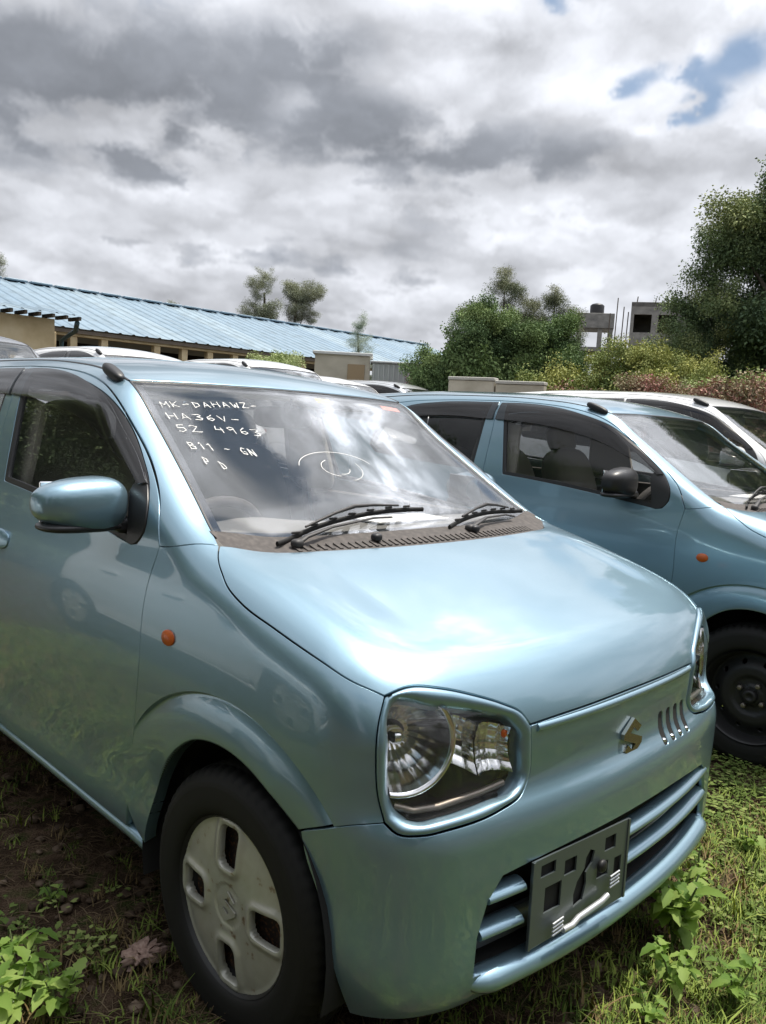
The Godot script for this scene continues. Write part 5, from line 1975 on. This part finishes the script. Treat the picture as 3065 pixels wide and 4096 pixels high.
	for i in 5200:
		var x := r.randf_range(-1.9, 3.2)
		var z := r.randf_range(-2.4, 1.6)
		if r.randf() > (.9 if x < -.5 else .35):
			continue
		xs.append(Transform3D(Basis(Vector3.UP, r.randf() * TAU) * Basis.from_scale(Vector3.ONE * r.randf_range(.7, 1.4)), Vector3(x, 0, z)))
		cs.append(Color(.07, .048, .03).lerp(Color(.20, .15, .095), r.randf() * r.randf()))
	multi("straw_litter", mb.mesh(), lm, xs, cs)
	# crumbs of earth and small stones
	mb = MB.new()
	mb.lump(Vector3.ZERO, Vector3(.011, .006, .009), .9, Basis(), 9, 6, func(p: Vector3) -> Vector3: return p * (1.0 + .5 * nz.get_noise_3dv(p * 300.0)))
	xs = []
	cs = PackedColorArray()
	for i in 5000:
		xs.append(Transform3D(Basis(Vector3.UP, r.randf() * TAU) * Basis.from_scale(Vector3.ONE * pow(r.randf(), 2.0) * 1.6 + Vector3.ONE * .25), Vector3(r.randf_range(-1.9, 2.8), 0, r.randf_range(-2.2, 1.5))))
		cs.append(Color(.06, .042, .03).lerp(Color(.20, .15, .11), r.randf() * r.randf()))
	multi("gravel", mb.mesh(), lm, xs, cs)
	# ground-hugging small leaves
	mb = MB.new()
	for i in 14:
		var a := r.randf() * TAU
		var q := r.randf_range(.005, .05)
		var p := Vector3(cos(a) * q, r.randf_range(.006, .03), sin(a) * q)
		var d := Vector3(cos(a), r.randf_range(-.1, .4), sin(a)).normalized() * r.randf_range(.012, .026)
		var s := Vector3(-sin(a), 0, cos(a)) * d.length() * .36
		var nn := Vector3(cos(a) * -.2, 1, sin(a) * -.2).normalized()
		var i0 := mb.add(p, nn); mb.add(p + d * .5 + s, nn); mb.add(p + d, nn); mb.add(p + d * .5 - s, nn)
		mb.quad(i0, i0 + 1, i0 + 2, i0 + 3)
	xs = []
	cs = PackedColorArray()
	for i in 15000:
		var x := r.randf_range(-2.0, 4.0)
		var z := r.randf_range(-1.8, 1.9)
		var p := patch.get_noise_2d(x * 1.3 + 9, z * 1.3)
		if in_shadow_strip(x, z) and r.randf() < .8:
			continue
		if r.randf() > smoothstep(-.10, .34, p) * (.85 if x > -.4 else .3):
			continue
		xs.append(Transform3D(Basis(Vector3.UP, r.randf() * TAU) * Basis.from_scale(Vector3.ONE * r.randf_range(.45, 1.15)), Vector3(x, 0, z)))
		cs.append(lin(.07, .11, .025).lerp(lin(.22, .26, .085), r.randf()).srgb_to_linear())
	multi("ground_weeds", mb.mesh(), lm, xs, cs)
	# single broad-leaved weeds, leaf by leaf
	var leaves := [leaf_mesh(.044, .030, .35), leaf_mesh(.052, .032, .6), leaf_mesh(.034, .026, .2)]
	var greens := []
	for c in [lin(.08, .14, .03), lin(.13, .20, .045), lin(.19, .26, .07), lin(.05, .09, .02)]:
		var m := mat(c, .6, 0, .25)
		m.backlight_enabled = true
		m.backlight = Color(.6, .7, .3)
		greens.append(m)
	var stem_m := mat(lin(.10, .13, .05), .7)
	var where := [
		[.29, .52, 1.25, 44, "bushy pale green weed in the sun right of the bumper corner"],
		[.47, .47, .9, 22, "smaller green weed just beyond the bushy one"],
		[.10, .60, .85, 24, "low broad-leaved weed in front of the bumper"],
		[.16, .72, .8, 20, "broad-leaved weed at the bottom right edge of the picture"],
		[-.04, .62, .6, 14, "weed at the edge of the bumper's shadow"],
		[.66, .42, .6, 12, "small weed on the grass right of the bumper"],
		[.92, .46, .7, 14, "weed in the sunny grass between the two blue cars"],
		[-1.00, -.34, .95, 30, "bright leafy weed in the bottom left corner"],
		[-1.04, -.48, .8, 22, "sunlit weed behind the one in the bottom left corner"],
		[-.97, -.22, .80, 24, "sunlit weed nearest the front wheel in the left corner"],
		[-1.06, -.24, .9, 22, "leafy weed at the very left edge in the sun"],
		[-.80, -.62, .5, 10, "small shaded weed beside the sill of the near car"],
		[1.30, .40, .6, 12, "weed near the steel wheel of the second car"]]
	for w in where:
		var t := thing("weed", w[4], "weed", Vector3(w[0], 0, w[1]), r.randf() * TAU, "broad-leaved weeds in the grass")
		var sc: float = w[2]
		mb = MB.new()
		var tops := []
		for k in 4:
			var a := TAU * k / 4 + r.randf()
			var tp := Vector3(cos(a) * .05, .10 + r.randf() * .06, sin(a) * .05) * sc
			mb.tube([Vector3.ZERO, tp * Vector3(.4, .55, .4), tp], [.0035 * sc, .003 * sc, .0018 * sc], 5)
			tops.append(tp)
		obj("stem", mb.mesh(), stem_m, t)
		for k in int(w[3] * 1.7):
			var tp: Vector3 = tops[k % 4]
			var f := r.randf_range(.25, 1.0)
			var o := obj("leaf", leaves[r.randi() % 3], greens[r.randi() % (3 if w[0] > -.9 or k % 2 else 3)], t)
			o.position = tp * f
			o.rotation = Vector3(r.randf_range(-.7, .25), r.randf() * TAU, r.randf_range(-.3, .3))
			o.scale = Vector3.ONE * sc * r.randf_range(.75, 1.25)
	# a crumpled brown leaf pile and a stone by the front wheel
	var dm := tri_tex(mat(Color.WHITE, .9), noise_tex(128, .06, [[0.0, lin(.14, .09, .07)], [.5, lin(.30, .20, .16)], [1.0, lin(.46, .36, .30)]], 4, 77), 9.0)
	for q in [[-.735, -.29, .042, .016, "pinkish brown clod of earth beside the front wheel"], [-.655, .165, .014, .012, "pale stone against the tread of the front wheel"]]:
		mb = MB.new()
		var sd: float = q[0] * 50.0
		var zz: float = q[2]
		mb.lump(Vector3.ZERO, Vector3(zz, q[3], zz * .8), .9, Basis(), 36, 20, func(p: Vector3) -> Vector3: return p * (1.0 + .9 * nz.get_noise_3dv(p * 60.0 + Vector3(sd, 0, 0)) + .5 * nz.get_noise_3dv(p * 220.0)))
		var o := obj("clod" if q[2] > .04 else "stone", mb.mesh(), dm)
		o.position = Vector3(q[0], .012, q[1])
		tag(o, q[4], "clod" if q[2] > .04 else "stone")

# ---------------------------------------------------------------- buildings
func buildings() -> void:
	var plaster := tri_tex(mat(Color.WHITE, .9), noise_tex(512, .01, [[0.0, lin(.46, .36, .21)], [.5, lin(.58, .47, .29)], [1.0, lin(.66, .56, .38)]], 6, 81), .35, true)
	var tan := tri_tex(mat(Color.WHITE, .9), noise_tex(512, .012, [[0.0, lin(.34, .31, .25)], [.5, lin(.46, .425, .35)], [1.0, lin(.55, .515, .43)]], 6, 82), .4, true)
	var conc := tri_tex(mat(Color.WHITE, .9), noise_tex(512, .015, [[0.0, lin(.16, .16, .155)], [.5, lin(.26, .255, .24)], [1.0, lin(.36, .35, .33)]], 6, 83), .3, true)
	var roofs := []
	for c in [lin(.20, .285, .36), lin(.225, .31, .38), lin(.26, .345, .405), lin(.21, .295, .365)]:
		var m := tri_tex(mat(c, .42, .25), noise_tex(256, .02, [[0.0, Color(.84, .83, .81)], [.45, Color(.96, .96, .96)], [.6, Color(1, 1, 1)], [1.0, Color(1, 1, 1)]], 6, 84), .35, true)
		m.albedo_color = c
		roofs.append(m)
	var wood := mat(lin(.11, .09, .07), .85)
	var inside := mat(lin(.045, .035, .025), .9)  # dark brown stands in for the shade inside the open bays
	var rr := RandomNumberGenerator.new()
	rr.seed = 4
	# ---- long building
	var b := thing("long_shed", "long low building with blue-grey metal roof and open bays", "building", Vector3(10, 0, -17))
	var eave := Vector2(2.72, -14.7)
	var ridge := Vector2(4.04, -19.2)
	var wdt := .90
	var sheet := func(down: Vector2, top: Vector2, width: float) -> ArrayMesh:
		var mb := MB.new()
		var prof := [[0.0, 0.0], [.03, .019], [.06, .019], [.09, 0.0]]
		var along := Vector3(0, top.x - down.x, top.y - down.y)
		var nn := along.cross(Vector3.RIGHT).normalized()
		if nn.y < 0: nn = -nn
		var pts := []
		for k in 3:
			for q in prof:
				pts.append(Vector2(q[0] + k * width / 3.0, q[1]))
		pts.append(Vector2(width, 0))
		for i in pts.size() - 1:
			var a: Vector2 = pts[i]; var c: Vector2 = pts[i + 1]
			var o := nn * a.y; var o2 := nn * c.y
			mb.flat_quad(Vector3(a.x, 0, 0) + o, Vector3(c.x, 0, 0) + o2, Vector3(c.x, 0, 0) + o2 + along, Vector3(a.x, 0, 0) + o + along, nn)
		return mb.mesh()
	var sm: ArrayMesh = sheet.call(eave, ridge, wdt)
	for i in 28:
		var o := obj("roof_sheet", sm, roofs[rr.randi() % 4], b)
		o.position = Vector3(-14.0 + i * wdt, eave.x, eave.y + 17)
	var mb := MB.new()
	mb.flat_quad(Vector3(-14, ridge.x, ridge.y + 17), Vector3(11.2, ridge.x, ridge.y + 17), Vector3(11.2, eave.x, -6.7), Vector3(-14, eave.x, -6.7), Vector3(0, 1, -1))
	obj("rear_roof", mb.mesh(), roofs[1], b)
	for i in 42:
		mb = MB.new()
		mb.box(Vector3.ZERO, Vector3(.52, .05, .34), .015)
		var o := obj("ridge_cap", mb.mesh(), roofs[rr.randi() % 4], b)
		o.position = Vector3(-13.7 + i * .6, ridge.x + .025, ridge.y + 17)
	mb = MB.new()
	mb.box(Vector3(-1.4, 2.655, 2.28), Vector3(25.2, .07, .025), .005)
	obj("fascia", mb.mesh(), wood, b)
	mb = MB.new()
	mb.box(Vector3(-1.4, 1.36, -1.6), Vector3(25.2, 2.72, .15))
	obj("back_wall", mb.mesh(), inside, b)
	mb = MB.new()
	mb.box(Vector3(-1.4, 2.60, 2.20), Vector3(25.2, .07, .10), .01)
	obj("beam", mb.mesh(), plaster, b)
	mb = MB.new()
	mb.box(Vector3(-1.4, .45, 2.10), Vector3(25.2, .90, .16), .01)
	obj("low_wall", mb.mesh(), plaster, b)
	var posts := [-4.1, -3.45, -2.26, -1.59, -.93, -.25, .45]
	for k in 15:
		posts.append(1.12 + .67 * k)
	for x in posts:
		mb = MB.new()
		mb.box(Vector3(x, 1.75, 2.16), Vector3(.15, 1.66, .14), .01)
		obj("pier", mb.mesh(), plaster, b)
	for x in [-14.0, 11.1]:
		mb = MB.new()
		mb.box(Vector3(x, 1.36, -2.2), Vector3(.2, 2.7, 8.6))
		obj("end_wall", mb.mesh(), plaster, b)
	# ---- front wing at the left
	b = thing("wing", "cream-walled wing with rafter ends and a downpipe in front of the long roof", "building", Vector3(2, 0, -14))
	mb = MB.new()
	mb.plate(PackedVector2Array([Vector2(-8, 0), Vector2(2.92, 0), Vector2(2.92, 2.72), Vector2(-8, 2.72)]), [PackedVector2Array([Vector2(1.75, 1.2), Vector2(2.15, 1.2), Vector2(2.15, 2.25), Vector2(1.75, 2.25)]), PackedVector2Array([Vector2(-.9, 1.2), Vector2(.4, 1.2), Vector2(.4, 2.25), Vector2(-.9, 2.25)])], .2, Transform3D(Basis(), Vector3(0, 0, .35)))
	obj("wall", mb.mesh(), plaster, b)
	mb = MB.new()
	mb.box(Vector3(-.25, 1.72, .30), Vector3(1.3, 1.05, .02))
	obj("window", mb.mesh(), M.gloss_black, b)
	mb = MB.new()
	mb.box(Vector3(1.95, 1.72, .30), Vector3(.40, 1.05, .02))
	obj("window", mb.mesh(), M.gloss_black, b)
	mb = MB.new()
	mb.box(Vector3(2.82, 1.36, -.35), Vector3(.2, 2.72, 1.1))
	obj("side_wall", mb.mesh(), plaster, b)
	mb = MB.new()
	mb.box(Vector3(3.38, 1.3, -.75), Vector3(.22, 2.6, .22), .01)
	obj("pillar", mb.mesh(), plaster, b)
	sm = sheet.call(Vector2(2.80, .80), Vector2(3.02, -.70), wdt)
	for i in 13:
		var o := obj("roof_sheet", sm, roofs[rr.randi() % 4], b)
		o.position = Vector3(-8.3 + i * wdt, 2.80, .80)
	for i in 48:
		mb = MB.new()
		mb.box(Vector3.ZERO, Vector3(.05, .065, .44), .006)
		var o := obj("rafter_end", mb.mesh(), wood, b)
		o.position = Vector3(-8.0 + i * .24, 2.762, .56)
	mb = MB.new()
	mb.tube([Vector3(3.30, 2.70, .62), Vector3(3.52, 2.60, .1), Vector3(3.58, 2.45, -.62), Vector3(3.58, .1, -.62)], [.045], 8)
	obj("downpipe", mb.mesh(), mat(lin(.05, .10, .12), .5), b)
	# ---- tan shed and grey lean-to
	b = thing("tan_shed", "small flat-roofed tan shed with a brown door", "shed", Vector3(9.75, 0, -11.15), deg_to_rad(-45))
	mb = MB.new()
	mb.plate(PackedVector2Array([Vector2(-.55, 0), Vector2(.55, 0), Vector2(.55, 2.52), Vector2(-.55, 2.52)]), [], .9, Transform3D(Basis(), Vector3(0, 0, -.9)))
	obj("wall", mb.mesh(), tan, b)
	mb = MB.new()
	mb.box(Vector3(0, 2.55, -.45), Vector3(1.2, .06, 1.0), .01)
	obj("roof_slab", mb.mesh(), mat(lin(.55, .56, .55), .7), b)
	mb = MB.new()
	mb.box(Vector3(.28, 1.2, .012), Vector3(.34, 2.3, .03), .005)
	obj("door", mb.mesh(), mat(lin(.30, .22, .13), .7), b)
	b = thing("grey_shed", "low grey ribbed metal shed joined to the right of the tan one", "shed", Vector3(10.48, 0, -10.42), deg_to_rad(-45))
	mb = MB.new()
	mb.box(Vector3(0, 1.20, -.35), Vector3(.86, 2.40, .7), .0)
	obj("wall", mb.mesh(), mat(lin(.40, .43, .42), .6, .1), b)
	for k in 9:
		mb = MB.new()
		mb.box(Vector3(-.40 + .1 * k, 1.2, .012), Vector3(.035, 2.36, .022), .006)
		obj("wall_rib", mb.mesh(), mat(lin(.44, .47, .46), .6, .1), b)
	mb = MB.new()
	mb.box(Vector3(0, 2.425, -.35), Vector3(.94, .04, .8), .01)
	obj("roof_slab", mb.mesh(), mat(lin(.50, .52, .52), .7), b)
	# ---- low concrete wall
	b = thing("low_wall", "low pale concrete wall in two lengths before the bushy tree", "wall", Vector3(8.67, 0, -6.48), deg_to_rad(-72))
	for k in 2:
		mb = MB.new()
		mb.box(Vector3(-.385 + .77 * k, .98 - .02 * k, 0), Vector3(.75, 1.96 - .04 * k, .16), .012)
		obj("wall_length", mb.mesh(), tan, b)
		mb = MB.new()
		mb.box(Vector3(-.385 + .77 * k, 1.985 - .04 * k, 0), Vector3(.76, .05, .20), .01)
		obj("coping", mb.mesh(), mat(lin(.42, .41, .38), .85), b)
	# ---- unfinished concrete buildings far off
	b = thing("water_tower", "unfinished concrete frame carrying a black water tank", "building", Vector3(49.8, 0, -29.5), deg_to_rad(-59))
	for x in [-1.05, 1.05, .35]:
		for z in [0.0, -2.2]:
			mb = MB.new()
			mb.box(Vector3(x, 4.2, z), Vector3(.30, 8.4, .30), .01)
			obj("column", mb.mesh(), conc, b)
	mb = MB.new()
	mb.box(Vector3(0, 8.85, -1.1), Vector3(2.5, 1.0, 2.7), .02)
	obj("parapet", mb.mesh(), conc, b)
	mb = MB.new()
	mb.box(Vector3(0, 6.9, -1.1), Vector3(4.6, .3, 3.2), .02)
	mb.box(Vector3(-2.2, 6.4, -1.3), Vector3(3.6, 1.2, 3.0), .02)
	obj("floor_slab", mb.mesh(), conc, b)
	mb = MB.new()
	var prof := [Vector2(-.42, .01), Vector2(-.42, .44), Vector2(-.36, .48), Vector2(.25, .48), Vector2(.36, .36), Vector2(.42, .15), Vector2(.45, .01)]
	mb.lathe_x(Vector3.ZERO, prof, 24)
	var tk := obj("water_tank", mb.mesh(), M.black, b)
	tk.rotation.z = PI / 2
	tk.position = Vector3(.05, 9.75, -1.0)
	b = thing("unfinished_block", "grey unfinished concrete block with dark openings beside the big tree", "building", Vector3(47.6, 0, -23.4), deg_to_rad(-62))
	mb = MB.new()
	mb.plate(PackedVector2Array([Vector2(-2.0, 0), Vector2(3.4, 0), Vector2(3.4, 9.45), Vector2(-2.0, 9.45)]), [PackedVector2Array([Vector2(-1.8, 7.6), Vector2(-.75, 7.6), Vector2(-.75, 8.7), Vector2(-1.8, 8.7)]), PackedVector2Array([Vector2(-.35, 7.6), Vector2(.75, 7.6), Vector2(.75, 8.7), Vector2(-.35, 8.7)]), PackedVector2Array([Vector2(1.3, 7.6), Vector2(2.4, 7.6), Vector2(2.4, 8.7), Vector2(1.3, 8.7)]), PackedVector2Array([Vector2(-1.4, 4.2), Vector2(-.2, 4.2), Vector2(-.2, 5.6), Vector2(-1.4, 5.6)])], .3, Transform3D(Basis(), Vector3(0, 0, -.3)))
	obj("front_wall", mb.mesh(), conc, b)
	mb = MB.new()
	mb.box(Vector3(.7, 4.6, -4.0), Vector3(5.2, 9.2, .2))
	mb.box(Vector3(-1.9, 4.6, -2.1), Vector3(.2, 9.2, 3.6))
	mb.box(Vector3(3.3, 4.6, -2.1), Vector3(.2, 9.2, 3.6))
	obj("side_wall", mb.mesh(), conc, b)
	mb = MB.new()
	mb.box(Vector3(.7, 9.3, -2.1), Vector3(5.4, .25, 4.2))
	obj("roof_slab", mb.mesh(), conc, b)
	for k in 7:
		mb = MB.new()
		var x: float = [-3.3, -2.9, -2.5, -2.2, -1.7, -.6, .4][k]
		mb.tube([Vector3(x, 6.0 if k < 4 else 9.4, -.5 - .3 * (k % 3)), Vector3(x + .04, [8.8, 9.8, 9.3, 8.9, 9.9, 9.8, 9.9][k], -.5 - .3 * (k % 3))], [.035], 5)
		obj("steel_bar", mb.mesh(), wood, b)

func _ready() -> void:
	rng.seed = 7
	# ---- camera
	var cam := Camera3D.new()
	cam.name = "camera"
	cam.fov = 62.96
	cam.far = 600.0
	cam.near = .05
	add_child(cam)
	cam.position = Vector3(-1.691, 1.275, 1.336)
	cam.rotation_order = EULER_ORDER_YXZ
	cam.rotation_degrees = Vector3(-6.252, -45.816, 3.276)
	cam.current = true
	# ---- sky
	var we := WorldEnvironment.new()
	we.name = "environment"
	var env := Environment.new()
	env.background_mode = Environment.BG_SKY
	env.tonemap_mode = Environment.TONE_MAPPER_LINEAR
	env.tonemap_exposure = 1.0
	env.sdfgi_enabled = true
	env.ssao_enabled = true
	env.ssil_enabled = true
	var sky := Sky.new()
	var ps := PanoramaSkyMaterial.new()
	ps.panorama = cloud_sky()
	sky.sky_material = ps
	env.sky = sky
	we.environment = env
	add_child(we)
	# ---- sun: high, from the left side of the near car
	var sun := DirectionalLight3D.new()
	sun.name = "sun"
	sun.light_color = Color(1.0, .965, .90)
	sun.light_energy = 1.55
	sun.light_angular_distance = .5
	sun.shadow_enabled = true
	add_child(sun)
	sun.look_at_from_position(Vector3(.34, 1.0, .10), Vector3.ZERO, Vector3.FORWARD)

	materials()
	body_tables()
	wheel_meshes()
	buildings()
	var proto := build_car()
	var near := place(proto, "car", "light blue hatchback close up with handwriting on its windshield", Vector3.ZERO, 0, "light blue hatchbacks")
	writing(near)
	var second := place(proto, "car", "light blue hatchback with black steel wheels just beyond the near one", Vector3(2.33, .022, .145), .035, "light blue hatchbacks")
	swap_wheels(second)
	repaint_mirrors(second)
	var third := place(proto, "car", "white hatchback at the right edge beyond the second blue one", Vector3(4.72, 0, -.35), .03)
	repaint(third, M.paint, M.white)
	third.scale = Vector3(1.06, 1.12, 1.08)
	var left := place(proto, "car", "white hatchback out of frame, mirrored in the near car's door", Vector3(-2.85, 0, -1.05), .02)
	repaint(left, M.paint, M.white)
	for q in [[3.3, -6.4, 1.965, "white high-roofed car in the row behind, just above the near roof", "white", 0.05], [5.12, -6.3, 2.0, "white high-roofed car in the row behind, before the open bays", "white", -.03], [6.78, -6.7, 1.90, "white estate car in the row behind, above the windshield's right end", "white", .12], [9.1, -7.4, 1.97, "silver estate car at the far right of the row behind", "silver", .2], [1.75, -7.0, 2.02, "dark-windowed grey off-roader in front of the cream wing", "grey", .1]]:
		var c := place(proto, "parked_car", q[3], Vector3(q[0], 0, q[1]), q[5], "cars in the row behind")
		c.scale = Vector3(1.0, q[2] / 1.457, 1.2)
		repaint(c, M.paint, M[q[4]])
	proto.free()
	plants()
	ground_cover()

func swap_wheels(c: Node3D) -> void:
	for w in c.get_children():
		if String(w.name).begins_with("wheel") and not String(w.name).begins_with("wheel_well"):
			for k in w.get_children():
				w.remove_child(k)
				k.free()
			wheel_parts(w, false)

func repaint_mirrors(c: Node3D) -> void:
	for d in c.find_children("side_mirror*", "MeshInstance3D", true, false):
		d.material_override = M.mirror_black
		d.scale = Vector3(.93, 1.0, .93)
		if d.position.x < 0:
			d.position = Vector3(-.757, 1.05, -.60)
